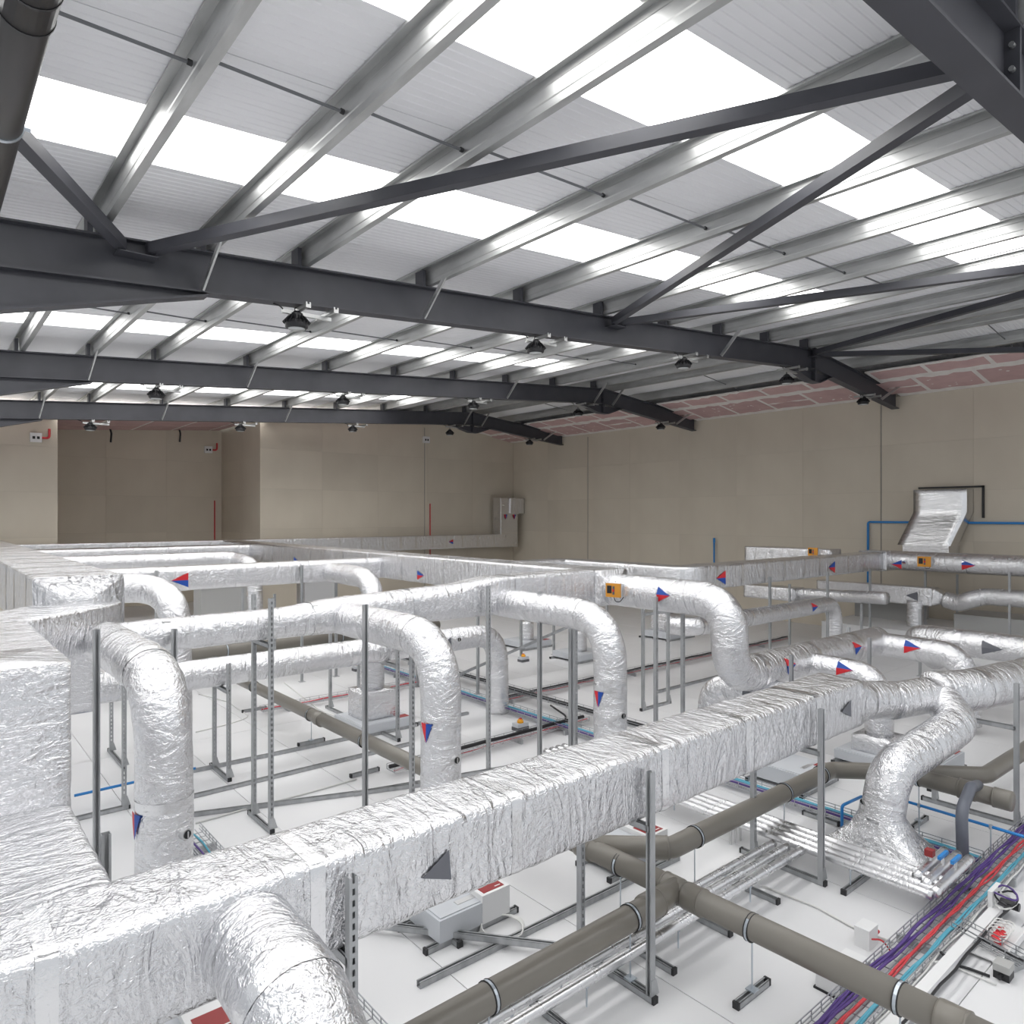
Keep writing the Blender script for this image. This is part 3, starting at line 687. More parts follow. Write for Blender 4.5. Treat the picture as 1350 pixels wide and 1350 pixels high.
c = atX(1202, 779, 17.15); sticker(T10, (17.15, c.y, 1.2), (0, 1, 0), (-1, 0, 0), 0, (.24, .2), ('midgrey', 'midgrey'))
c = atX(1312, 777, 17.17); sticker(T10, (17.35, c.y, 1.32), (0, 1, 0), (-1, 0, 0), .18, (.24, .2), ('midgrey', 'midgrey'))
T11 = duct('round foil return duct with a pale grey arrow at the right edge', [(13.2, 4.55, .6), (12.2, 4.5, 1.08), (12.0, 3.9, 1.1), (12.0, .8, 1.1)], .2, .35, .006, ds=.05)
c = atX(1308, 848, 11.8); sticker(T11, (12, c.y, 1.09), (0, -1, 0), (-1, 0, .05), .2, (.26, .2), ('midgrey', 'midgrey'))
# wall hood
WH = thing('wall_hood', 'foil-wrapped angled hood coming out of the right wall', 'duct', (18.6, 6.3, 2.2))
m = MB(); P_ = [(6.85, 5.72, 3.62), (6.85, 5.72, 3.08), (7.12, 5.98, 2.3)]
for (ya, yb, z_), (xf, xb) in zip(P_, ((18.45, 18.94), (18.45, 18.94), (18.2, 18.75))):
    for p in ((xf, ya), (xf, yb), (xb, yb), (xb, ya)): m.v.append(Vector((p[0], p[1], z_)))
rings = []; m2 = MB(); m2.uv = []
for i in range(2):
    for j in range(8 if i else 6):
        k = j/(8 if i else 6)
        q = [m.v[i*4+c_].lerp(m.v[i*4+4+c_], k) for c_ in range(4)]; rings.append(q)
rings.append(m.v[8:12]); n = 24
for q in rings:
    for c_ in range(4):
        for j in range(6):
            p = q[c_].lerp(q[(c_+1) % 4], j/6); m2.v.append(p+Vector((-1, 0, 0))*wrinkle(p*1.5, .012))
for i in range(len(rings)-1):
    for k in range(n): m2.f.append((i*n+k, (i+1)*n+k, (i+1)*n+(k+1)%n, i*n+(k+1)%n)); m2.uv.append(((i*.1, k*.1), (i*.1+.1, k*.1), (i*.1+.1, k*.1+.1), (i*.1, k*.1+.1)))
m2.f.append(tuple(range(n-1, -1, -1))); m2.uv.append(tuple((m2.v[k].x, m2.v[k].y) for k in range(n-1, -1, -1)))
m2.build('hood_wrap', 'tape', WH, True)
MB().box(18.2, 18.9, 6.0, 7.0, 1.9, 2.3).build('hood_neck', 'foil', WH)
m = MB(); m.box(18.88, 18.94, 5.5, 6.9, 3.66, 3.7); m.box(18.88, 18.94, 5.5, 5.54, 2.95, 3.7); m.build('opening_frame', 'rubber', WH)
# --- orange actuators on ducts
def actuator(label, c, face, up=(0,0,1), s=1.):
    c = Vector(c); f = Vector(face).normalized(); u = Vector(up); sd = u.cross(f).normalized()
    t = thing('damper_actuator', label, 'actuator', tuple(c-u*.1))
    def blk(name, mt, a, b, cc, d0, d1):   # a,b half sizes; cc centre offset (side, up)
        m = MB(); o = c+sd*cc[0]*s+u*cc[1]*s; vs = [o+sd*sx*a*s+u*sz*b*s+f*d*s for d in (d0, d1) for sx, sz in ((-1,-1),(1,-1),(1,1),(-1,1))]
        m.add(vs, [(3,2,1,0),(4,5,6,7),(0,1,5,4),(1,2,6,5),(2,3,7,6),(3,0,4,7)]); m.build(name, mt, t)
    blk('actuator_body', 'grey', .1, .085, (0, 0), -.09, .0); blk('orange_cover', 'orange', .105, .09, (0, 0), .0, .035)
    blk('black_window', 'black', .033, .05, (-.05, .01), .035, .039); blk('dark_strip', 'darkbox', .014, .055, (.012, .0), .035, .039)
    blk('red_button', 'red', .012, .016, (.012, .0), .039, .046)
    MB().tube(bend([c-u*.09+f*.0, c-u*.15+sd*.02, c-u*.15+sd*.09, c-u*.08+sd*.12-f*.05], .04, 4), .006, 6).build('cable', 'black', t)
actuator('orange damper actuator with red button on the central round duct', (7.05, 6.28, 2.02), (-1, -.25, 0))
c = atX(1219, 742, 17.05); actuator('orange actuator on the right wall duct near the blue and red arrows', (17.04, c.y, 1.99), (-1, -.1, 0), s=1.25)
c = atX(1110, 727, 15.3); actuator('small orange actuator on top of the square-ended duct', (15.3, 7.75, 2.2), (-1, -.1, 0), s=1.)
# ================================================================== SUPPORTS
_sc = {}
def strut_mesh(h, slots=True):
    key = (round(h, 2), slots)
    if key in _sc: return _sc[key]
    m = MB(); a = .0205; t_ = .0028
    # open side faces +Y; web (slotted) at -Y
    m.box(-a, -a+t_, -a, a, 0, h); m.box(a-t_, a, -a, a, 0, h)
    m.box(-a+t_, -a+.011, a-t_, a, 0, h); m.box(a-.011, a-t_, a-t_, a, 0, h)
    if not slots: m.box(-a+t_, a-t_, -a, -a+t_, 0, h)
    else:
        m.box(-a+t_, -.0065, -a, -a+t_, 0, h); m.box(.0065, a-t_, -a, -a+t_, 0, h)
        z = .0; k = 0
        while z < h:
            z2 = min(z+.022, h); m.box(-.0065, .0065, -a, -a+t_, z, z2); z += .05
    me = m.mesh('strut_post'); me.materials.append(M['strut']); _sc[key] = me; return me
def post(parent, x, y, h, rot=0, z0=0, slots=True):
    o = bpy.data.objects.new('post', strut_mesh(h, slots)); COL.objects.link(o); o.parent = parent
    o.location = Vector((x, y, z0))-Vector(parent['_o']); o.rotation_euler.z = rot; return o
def channel(parent, a, b, name='base_channel', caps=True, m_='strut'):
    """open-top channel lying along a->b"""
    a, b = Vector(a), Vector(b); t = (b-a).normalized(); x = t.cross(Vector((0,0,1))).normalized(); z = x.cross(t); hw, ht = .0205, .041
    m = MB()
    def q(x0, x1, z0, z1):
        c = [x*x0+z*z0, x*x1+z*z0, x*x1+z*z1, x*x0+z*z1]
        m.add([a+k for k in c]+[b+k for k in c], [(0,1,2,3),(7,6,5,4),(0,4,5,1),(1,5,6,2),(2,6,7,3),(3,7,4,0)])
    q(-hw, hw, 0, .003); q(-hw, -hw+.003, 0, ht); q(hw-.003, hw, 0, ht); q(-hw, -hw+.011, ht-.003, ht); q(hw-.011, hw, ht-.003, ht)
    m.build(name, m_, parent)
    if caps:
        for e, d in ((a, -t), (b, t)):
            MB().bar(e+Vector((0,0,.021))-d*.012, e+Vector((0,0,.021))+d*.006, .043, .043).build('end_cap', 'rubber', parent)
def foot(parent, x, y, z0=.041):
    m = MB(); m.extr([(x-.02, z0), (x+.055, z0), (x+.025, z0+.1), (x-.02, z0+.1)], y-.024, y-.021); m.build('base_bracket', 'strut', parent)
def frame(label, x, ya, yb, h, zbar=None, hb=None, group='slotted steel duct supports', rots=(0, 0), ext=.12):
    t = thing('duct_stand', label, 'support', (x, (ya+yb)/2, 0), group)
    channel(t, (x, ya-ext*.3, 0), (x, yb+ext, 0)); post(t, x, ya, h-.041, rots[0], .041); post(t, x, yb, (hb or h)-.041, rots[1], .041)
    foot(t, x, ya); foot(t, x, yb)
    if zbar: channel(t, (x, ya, zbar-.045), (x, yb, zbar-.045), 'cross_channel', False)
    return t
def frameB(label, y, xa, xb, h, zbar=None, group='slotted steel duct supports'):
    t = thing('duct_stand', label, 'support', ((xa+xb)/2, y, 0), group)
    channel(t, (xa-.05, y, 0), (xb+.05, y, 0)); post(t, xa, y, h-.041, 0, .041); post(t, xb, y, h-.041, 0, .041); foot(t, xa, y); foot(t, xb, y)
    if zbar: channel(t, (xa, y, zbar-.045), (xb, y, zbar-.045), 'cross_channel', False)
    return t
def single(label, x, y, h, rot=0, slots=True):
    t = thing('support_post', label, 'support', (x, y, 0), 'single strut posts')
    post(t, x, y, h, rot, 0, slots); MB().box(x-.05, x+.05, y-.05, y+.05, 0, .006).build('base_plate', 'strut', t); return t
frame('slotted support frame of the foreground duct beside the fat front elbow', 1.45, 2.8, 3.36, 1.44, 1.09)
frame('support frame at the middle of the foreground duct above the insulated pipes', 3.48, 2.8, 3.40, 1.42, 1.09, rots=(math.pi/2, 0))
frame('support frame under the far end of the foreground duct beside the flared boot', 5.64, 2.79, 3.40, 1.43, 1.09, rots=(math.pi, 0))
frame('support frame beyond the S-bend near the capped grey drain pipe', 8.15, 2.1, 2.82, 1.38, .97, rots=(math.pi, 0))
frame('pair of slotted posts clasping the first duct row behind the closest riser', 2.58, 6.6, 7.04, 2.22, 1.79)
frame('pair of short slotted posts holding the low second-row duct', 2.72, 8.2, 8.70, 1.33, 1.03)
frame('far pair of slotted posts straddling the low duct beside the foil cube unit', 4.92, 8.2, 10.2, 1.33, 1.02)
frameB('post pair joined by a floor channel below the round duct with the actuator', 7.05, 8.58, 9.2, 1.72, 1.5)
frameB('post pair with floor channel standing behind the box riser', 8.1, 1.0, 1.64, 1.85, 1.8)
single('plain upright strut post in front of the closest riser elbow', .98, 5.7, 2.2, math.pi, False)
single('short stub post poking up behind the corner of the foreground duct', .71, 3.9, 1.46, math.pi, False)
single('strut post just behind the closest arching riser', 1.72, 6.58, 2.02, math.pi, False)
single('plain strut post standing before the bend of the middle riser', 3.15, 5.82, 2.19, math.pi, True)
single('shorter strut post close to the middle riser', 3.7, 5.9, 1.69, 0)
single('slotted post at the widening corner of the first duct row', 5.15, 6.54, 2.18, 0)
single('plain post between the corner and the farthest riser', 5.47, 6.0, 2.13, math.pi)
single('strut post of the close-set pair beside the farthest riser, plain one', 6.02, 6.05, 1.68, math.pi)
single('slotted post of the close-set pair beside the farthest riser', 6.25, 6.2, 1.68, 0)
single('slotted post in front of the actuator duct beside its arrow', 7.06, 5.6, 1.99, 0)
single('dark post under the actuator duct behind its drop', 7.45, 5.48, 1.78, 0)
single('short post clasping the low duct right of the actuator drop', 8.2, 4.43, 1.3, math.pi, False)
single('short post behind the two low branch ducts', 10.3, 4.4, 1.28, math.pi, False)
frame('low support frame at the far left behind the box riser', 1.9, 9.4, 10.1, 1.3)
for i, (px, yy, pt, lab) in enumerate(((1015, 6.88, 760, 'first post holding the broad crossing duct, next to its first arrow'), (1091, 6.88, 754, 'second post holding the broad crossing duct, beside the drop of the round duct'),
        (1147, 6.88, 750, 'third post holding the broad crossing duct, before the tee'), (1220, 6.3, 752, 'post below the wall-side orange actuator'), (1041, 8.0, 770, 'post under the broad crossing duct, standing back'),
        (1262, 6.0, 757, 'thin post behind the wall-side round duct'), (1331, 4.55, 736, 'tall slotted post in front of the wall-side ducts at the right edge'))):
    c = atY(px, pt, yy); single(lab, c.x, yy, max(.8, c.z), math.pi if i % 2 == 0 else 0)
for i, (px, py, z, lab) in enumerate(((1213, 835, 1.25, 'short post just ahead of the low bent branch duct'), (1119, 862, 1.22, 'short post at the forked low ducts'),)):
    c = at(px, py, .8); single(lab, c.x, c.y, z, 0)
for i, (px, yy, pt) in enumerate(((398, 12.25, 745), (443, 12.25, 748), (206, 12.2, 752), (320, 14.2, 776), (362, 12.9, 783), (473, 9.6, 860), (550, 10.6, 790), (630, 9.5, 800))):
    c = atY(px, pt, yy); single('slender post among the back duct rows, %s counted from the raised trunk' % ['fourth', 'sixth', 'first', 'second', 'third', 'seventh', 'eighth', 'ninth'][i] if i != 5 else 'slender post behind the foil cube unit', c.x, yy, max(.7, c.z), 0)
for i, (px, py, z) in enumerate(((687, 870, 1.25), (730, 862, 1.2), (800, 800+50, 1.3))):
    c = at(px, py, 0.02); single('thin post on the open floor beyond the farthest riser, %s' % ['beside the amber beacon', 'with a slanting strut', 'standing alone'][i], c.x, c.y, z, 0)
single('short post carrying the low foil box duct', 15.5, 8.9, 1.04, 0); single('short post carrying the round tail of the low foil box duct', 15.42, 6.75, 1.12, 0)
# floor channels and loose struts
def strut(label, a, b, caps=False):
    a, b = Vector(a), Vector(b); t = thing('floor_channel', label, 'channel', tuple(a), 'channels lying on the panels'); channel(t, a, b, 'channel', caps)
strut('long steel channel lying behind the closest riser, farthest of three', (2.0, 8.75, 0), (6.4, 8.62, 0))
strut('long steel channel lying behind the closest riser, middle of three', (1.9, 7.95, 0), (5.0, 7.95, 0))
strut('steel channel lying askew behind the closest riser, nearest of three', (1.75, 7.6, 0), (4.6, 6.55, 0))
strut('steel channel on the panels below the foreground duct', (2.45, 3.83, 0), (5.1, 3.80, 0))
strut('steel channel slanting under the foreground duct toward the pipes', (2.4, 4.7, .042), (3.42, 3.42, .042))
strut('short channel beside the red-labelled box', (2.9, 4.55, 0), (2.9, 4.0, 0), True)
strut('dull channel lying behind the middle riser', (3.6, 6.9, 0), (6.2, 6.25, 0))
strut('slanted channel leaning beside the farthest riser', (6.6, 10.2, .0), (9.0, 8.6, 1.2))
strut('channel under the round duct drop near the right wall', (9.6, 7.6, 0), (12.6, 7.6, 0), True)
# ================================================================== DRAIN PIPES
def pipe(label, pts, r, m_='pvc', rad=.1, collars=(), clips=(), name='drain_pipe', cat='pipe', n=20):
    P = bend(pts, rad, 6); t = thing(name, label, cat, tuple(Vector(pts[0])-Vector((0,0,r))))
    MB().tube(P, r, n).build('pipe_barrel', m_, t, True)
    for c, d in collars:
        c, d = Vector(c), Vector(d).normalized()
        MB().tube([c-d*.07, c-d*.055, c+d*.055, c+d*.07], [r+.006, r+.009, r+.009, r+.006], n).build('pipe_collar', m_, t, True)
        MB().tube([c+d*.06, c+d*.075], r+.011, n).build('collar_ring', m_, t, True)
    for c, d in clips:
        c, d = Vector(c), Vector(d).normalized()
        cl = thing_part('pipe_clip', t)
        MB().tube([c-d*.009, c+d*.009], r+.005, n).build('clip_band', 'rod', cl)
        MB().tube([c-d*.015, c-d*.009], r+.007, n).build('clip_liner', 'rubber', cl); MB().tube([c+d*.009, c+d*.015], r+.007, n).build('clip_liner', 'rubber', cl)
        MB().tube([(c.x, c.y, .03), (c.x, c.y, c.z-r)], .005, 8).build('threaded_rod', 'rod', cl)
        x = d.cross(Vector((0,0,1)))
        channel(t, (c-x*.18).xy.to_3d(), (c+x*.18).xy.to_3d(), 'foot_channel')
        MB().box(c.x-.03, c.x+.03, c.y-.03, c.y+.03, .041, .05).build('foot_washer', 'rod', t)
    return t
YD = Vector((0, 1, 0)); XD = Vector((1, 0, 0))
pipe('grey-brown drain pipe running the length of the floor under the foreground duct', [(4.0, 12.2, .36), (4.0, 0.6, .45)], .08, collars=[((4.0, 3.85, .42), -YD), ((4.0, 3.02, .43), YD), ((4.0, 2.85, .43), -YD), ((4.0, 8.6, .38), -YD), ((4.0, 1.3, .445), -YD)],
     clips=[((4.0, 3.5, .42), YD), ((4.0, 2.42, .43), YD), ((4.0, 8.85, .38), YD), ((4.0, 10.9, .37), YD), ((4.0, 7.4, .39), YD), ((4.0, 6.0, .4), YD), ((4.0, 1.55, .44), YD)])
pipe('shiny grey drain branch passing low beneath the foreground duct', [(.6, 2.98, .42), (3.62, 2.98, .43), (3.8, 2.98, .44), (4.0, 3.0, .44)], .08, collars=[((3.7, 2.98, .435), XD)], clips=[((3.5, 2.98, .43), XD), ((2.35, 2.98, .425), XD)])
P3 = [at(800, 1113, .45), at(885, 1118, .45), at(1095, 1015, .45), at(1300, 1022, .45), at(1350, 990, .45)]; P3.append(P3[-1]+XD*2); P3[0] = Vector((4.02, 3.78, .45))
d45 = (P3[1]-P3[0]).normalized()
pipe('grey drain pipe angling away under the far end of the foreground duct', P3, .08, rad=.15, collars=[(P3[1]-d45*.1, d45)], clips=[(P3[1]+XD*.3, XD), (P3[2]-XD*.9, XD), (P3[2]-XD*.2, XD)])
pipe('short capped drain pipe with a grey standpipe tee', [(7.46, 3.0, .46), (7.46, 2.0, .46)], .08, collars=[((7.46, 2.3, .46), YD), ((7.46, 2.02, .46), YD)], clips=[((7.46, 2.72, .46), YD)])
pipe('blue-grey bent standpipe standing beside the capped drain', [(7.46, 2.22, .53), (7.2, 2.2, .58), (6.78, 2.14, .5), (6.76, 2.12, .0)], .047, 'bluegrey', .14, name='standpipe')
pipe('far drain pipe low behind the first duct row', [(3.2, 14.0, .4), (9.5, 14.0, .42)], .11, clips=[((4.6, 14, .4), XD), ((7.0, 14, .41), XD)])
BPIPE = pipe('blue water pipe on short rods behind the flared boot', [at(1190, 1055, .3), at(1350, 1103, .3), at(1350, 1103, .3)+(at(1350, 1103, .3)-at(1190, 1055, .3))*.5], .013, 'bluepipe', .05, name='water_pipe', n=10)
c = at(1110, 1062, .25); c2 = at(1136, 1050, .25)
pipe('short blue water pipe with a black elbow left of the flared boot', [(c.x, c.y, 0), (c.x, c.y, .25), c2], .014, 'bluepipe', .04, name='water_pipe', n=10)
a_, b_ = at(98, 1049, .2), at(182, 1030, .2)
pipe('thin blue water pipe passing behind the closest riser', [a_, b_, b_+(b_-a_)], .014, 'bluepipe', .05, name='water_pipe', n=10)

for f_ in (.15, .75, 1.3):
    q_ = at(1190, 1055, .3).lerp(at(1350, 1103, .3), f_); MB().tube([(q_.x, q_.y, 0), (q_.x, q_.y, .29)], .006, 6).build('support_rod', 'rod', BPIPE); MB().tube([(q_.x, q_.y, .28), (q_.x, q_.y, .315)], .017, 8).build('pipe_clip', 'rod', BPIPE)
# wall pipes
pipe('blue pipe on the right wall bending down beside the hood', [(18.88, 8.1, 0), (18.88, 8.1, 2.84), (18.88, 2.0, 2.83)], .028, 'bluepipe', .06, name='water_pipe', n=10)
pipe('short blue pipe stub standing against the right wall', [(18.85, 12.7, 0), (18.85, 12.7, 2.24)], .026, 'bluepipe', .06, collars=[((18.85, 12.7, 2.24), (0, 0, 1))], name='water_pipe', n=10)
# ================================================================== insulated small pipes
def lagged(label, pts, r=.032, posts=(), rad=.08):
    t = thing('insulated_pipe', label, 'pipe', tuple(pts[0]), 'foil-lagged small pipes')
    P = resample(bend(pts, rad, 5), .12); s_ = round_sec(r, 12); mb, _, _ = sweep(P, lambda q: s_, .0012, .1); mb.build('pipe_lagging', 'pipefoil', t, True)
    for p in posts:
        p = Vector(p); MB().tube([(p.x, p.y, .04), (p.x, p.y, p.z)], .006, 6).build('support_rod', 'rod', t); MB().tube([p-Vector((0,0,r))+d_ for d_ in (Vector((-.0, -.0, -.01)), Vector((0, 0, .004)))], .014, 8).build('rod_clip', 'rod', t)
    return t
for i, yy in enumerate((2.98, 3.09, 3.2)):
    px_ = [(x_, yy, .2) for x_ in ((2.2, 3.1, 4.0, 4.9) if i != 1 else (2.6, 4.45))]
    lagged('foil-lagged pipe running under the foreground duct, %s of three side by side' % ['nearest', 'middle', 'farthest'][i], [(.9, yy, .2), (5.68-i*.03, yy, .2)], .034, px_)
for i, xx in enumerate((5.74, 5.84, 5.94, 6.04)):
    lagged('foil-lagged pipe running toward the valve manifold, %s of four' % ['first', 'second', 'third', 'fourth'][i], [(xx, 6.2, .2), (xx, 2.12+.06*i, .2), (xx+.5, 2.12+.06*i, .2)] if False else [(xx, 6.2, .2), (xx, 2.0, .2)], .034, [(xx, y_, .2) for y_ in ((5.0, 3.9, 2.6) if i % 2 == 0 else (4.4, 2.9))])
for i, yy in enumerate((1.99, 2.08, 2.17)):
    t = lagged('short lagged manifold stub with valve, %s of three' % ['nearest', 'middle', 'farthest'][i], [(5.74+i*.08, yy, .22), (6.5, yy-.0, .24)], .036)
    vm = MB().tube([(6.18, yy, .23), (6.18, yy, .33)], .012, 8); vm.build('valve_stem', 'alu', t)
    if i < 2: MB().box(6.1, 6.27, yy-.012, yy+.012, .32, .345).build('valve_handle', 'bluepipe', t)
    else: MB().box(6.14, 6.2, yy-.03, yy+.03, .3, .35).build('valve_handle', 'darkred', t)
# pipe floor feet
k = 0
for x_ in (1.6, 2.25, 2.9, 3.8, 4.45, 5.1):
    strut('capped foot channel below the lagged pipes, %s along the foreground' % ['first', 'second', 'third', 'fourth', 'fifth', 'sixth'][k], (x_, 2.86, 0), (x_, 3.3, 0), True); k += 1
for k, y_ in enumerate((2.6, 3.9, 5.0)):
    strut('capped foot channel below the four lagged pipes, %s' % ['by the manifold', 'mid run', 'under the foreground duct'][k], (5.62, y_, 0), (6.16, y_, 0), True)
strut('capped foot channel beside the manifold end', (6.4, 1.95, 0), (6.4, 2.2, 0), True)
# ================================================================== cable trays
def tray(label, a, b, wd, z=.06, h=.06, wires=True, step=.12):
    a, b = Vector(a), Vector(b); t = (b-a).normalized(); x = Vector((-t.y, t.x, 0)); L_ = (b-a).length
    o = thing('cable_tray', label, 'cable tray', tuple(a), 'wire basket cable trays')
    m = MB(); r = .0028
    for f_ in (-.5, -.3, -.1, .1, .3, .5): m.bar(a+x*wd*f_+Vector((0,0,z)), b+x*wd*f_+Vector((0,0,z)), r*2, r*2)
    m.build('floor_wires', 'wire', o)['kind'] = 'stuff'
    for sg in (-.5, .5):
        m = MB()
        for hh in (.5, 1): m.bar(a+x*wd*sg+Vector((0,0,z+h*hh)), b+x*wd*sg+Vector((0,0,z+h*hh)), r*2, r*2)
        s = 0
        while s < L_:
            p = a+t*s+x*wd*sg; m.bar(p+Vector((0,0,z)), p+Vector((0,0,z+h)), r*2, r*2, (1,0,0)); s += step
        m.build('side_wires', 'wire', o)['kind'] = 'stuff'
    m = MB(); s = 0
    while s < L_:
        p = a+t*s; m.bar(p-x*wd*.5+Vector((0,0,z)), p+x*wd*.5+Vector((0,0,z)), r*2, r*2); s += step
    m.build('cross_wires', 'wire', o)['kind'] = 'stuff'
    s = .4
    while s < L_:
        p = a+t*s; MB().bar(p-x*(wd*.5+.03)+Vector((0,0,z-.03)), p+x*(wd*.5+.03)+Vector((0,0,z-.03)), .03, .06).build('tray_foot', 'strut', o); s += 1.5
    return o
def cable(label, a, b, off, r, m_, z=.085, wob=.015, group='cables in the trays', seed=0):
    a, b = Vector(a), Vector(b); t = (b-a).normalized(); x = Vector((-t.y, t.x, 0)); L_ = (b-a).length; n = int(L_/.12)
    P = [a+t*L_*i/n+x*(off+wob*noise.noise(Vector((i*.31, seed*3.7, 0)))*2)+Vector((0,0,z+.01*noise.noise(Vector((i*.4, seed, 5))))) for i in range(n+1)]
    return tag(MB().tube(P, r, 7).build('cable', m_, None, True), label, 'cable', group)
A1, B1 = (3.4, 1.86, 0), (13.5, 1.86, 0)
# wide tray
tray('wide wire basket tray with purple, red and blue cables at the bottom corner', (3.4, 1.912, 0), (13.5, 1.912, 0), .25)
for i in range(4): cable('purple cable along the edge of the bottom-corner tray, strand %s' % ['one', 'two', 'three', 'four'][i], A1, B1, (.145-.018*i), .0085, 'purple', .078+.01*(i % 2), .013, seed=i)
for i in range(2): cable('bright red cable in the middle of the bottom-corner tray, %s strand' % ['thick', 'thin'][i], A1, B1, .045-.02*i, (.0105, .006)[i], 'redcable', .08+.01*i, .012, seed=7+i)
for i in range(2): cable('light blue cable beside the red one in the bottom-corner tray, %s strand' % ['outer', 'inner'][i], A1, B1, -.02-.018*i, .0085, 'teal', .078, .01, seed=10+i)
for i in range(2): cable('white cable on the far side of the bottom-corner tray, %s' % ['upper', 'lower'][i], A1, B1, -.068-.02*i, .006, 'whitecable', .08, .01, seed=14+i)
tk = thing('trunking', 'white lidded trunking along the edge of the bottom-corner tray', 'trunking', (4, 1.62, 0)); MB().box(3.3, 6.35, 1.685, 1.745, .02, .08).build('trunking_body', 'white', tk); MB().box(3.3, 6.35, 1.68, 1.75, .08, .085).build('lid', 'white', tk)
cable('black cable lying on the white trunking', (3.3, 1.65, 0), (6.3, 1.65, 0), 0, .009, 'black', .095, .02, seed=20)
A2, B2 = (6.92, 2.05, 0), (6.92, 14.0, 0)
tray('narrow wire tray with purple and teal cables running back from the tray crossing', A2, B2, .2, step=.16)
for i in range(3): cable('purple cable in the narrow tray running back, strand %s' % ['one', 'two', 'three'][i], A2, B2, .06-.02*i, .012, 'purple', .085, .01, seed=30+i)
for i in range(2): cable('teal cable in the narrow tray running back, strand %s' % ['one', 'two'][i], A2, B2, -.03-.025*i, .012, 'teal', .08, .01, seed=34+i)
A3, B3 = (7.55, 5.6, 0), (7.55, 14.0, 0)
tray('dark-cabled wire tray parallel to the purple one, standing farther over', A3, B3, .16, z=.12, step=.2)
for i in range(2): cable('black cable in the tray parallel to the purple one, %s' % ['left strand', 'second strand'][i], A3, B3, .04-.06*i, .02, 'black', .15, .01, seed=40+i)
A4, B4 = (6.9, 8.75, 0), (16, 8.75, 0)
tray('far wire tray with a black cable crossing toward the wall', A4, B4, .16, step=.2)
cable('black cable in the far tray crossing toward the wall', A4, B4, 0, .022, 'black', .1, .01, seed=50); cable('thin red cable in the far tray crossing toward the wall', A4, B4, -.06, .009, 'redcable', .08, .01, seed=51)
A5, B5 = (4.2, 7.15, 0), (7.4, 7.15, 0)
tray('wire tray with a heavy black cable between the risers', A5, B5, .18, step=.16)
cable('heavy black cable in the tray between the risers', A5, B5, .03, .024, 'black', .1, .01, seed=60); cable('thin red cable beside the heavy black one', A5, B5, -.06, .007, 'redcable', .08, .02, seed=61)
A6, B6 = (4.0, 10.6, 0), (7.0, 10.6, 0)
tray('low wire tray with one red cable behind the foil cube unit', A6, B6, .16, step=.16); cable('red cable in the low tray behind the foil cube unit', A6, B6, 0, .01, 'redcable', .08, .01, seed=70)
A7, B7 = (1.75, 3.5, 0), (1.75, 6.6, 0)
tray('wire tray with thin purple cables beside the fat front elbow', (1.95, 3.2, 0), (1.95, 7.0, 0), .2, step=.1)
cable('thin purple cable in the tray beside the fat front elbow', (1.95, 3.2, 0), (1.95, 7.0, 0), .04, .008, 'purple', .075, .02, seed=80); cable('pale blue cable in the tray beside the fat front elbow', (1.95, 3.2, 0), (1.95, 7.0, 0), -.02, .008, 'teal', .075, .02, seed=81)
def loose(label, pts, r, m_='whitecable', cat='cable'):
    P = resample(bend([Vector(p) for p in pts], .3, 6), .2); return tag(MB().tube(P, r, 7).build('loose_cable', m_, None, True), label, cat, 'loose cables on the panels')
loose('pale conduit running across the panels toward the bottom-corner tray', [at(1005, 1168, .012), at(1075, 1195, .012), at(1130, 1225, .012), at(1180, 1243, .012)], .008)
loose('white flex on the panels behind the closest riser', [at(258, 1085, .01), at(330, 1065, .01), at(400, 1047, .01), at(470, 1027, .01)], .01)
loose('white flex looping on the panels near the low duct', [at(258, 965, .01), at(300, 955, .01), at(330, 945, .01), at(300, 925, .01), at(262, 915, .01)], .009)
loose('white flex trailing to the foil cube unit', [at(375, 900, .01), at(420, 935, .01), at(455, 950, .01), at(480, 945, .12)], .012)
for k in range(4):
    c = at(662, 1222, .012+.012*k); tag(MB().tube([c+Vector((math.cos(a*.3)*(.17-.01*k), math.sin(a*.3)*(.14+.008*k), .004*math.sin(a))) for a in range(22)], .006, 6, False).build('loose_cable', 'whitecable', None, True), 'coil of white flex beside the red-labelled box under the duct, turn %s' % ['one', 'two', 'three', 'four'][k], 'cable', 'coiled white flex')
loose('black flex hanging from the far tray to the panels', [at(726, 930, .12), at(748, 945, .1), at(740, 958, .03), at(718, 962, .03)], .014, 'black')
loose('black flex leading to the small isolator box', [at(1240, 1255, .1), at(1258, 1272, .02), at(1275, 1276, .012), at(1305, 1287, .012)], .009, 'black')
loose('thin grey flex beside the black one by the isolator box', [at(1232, 1268, .1), at(1245, 1268, .012), at(1275, 1282, .012), at(1314, 1298, .012)], .006)
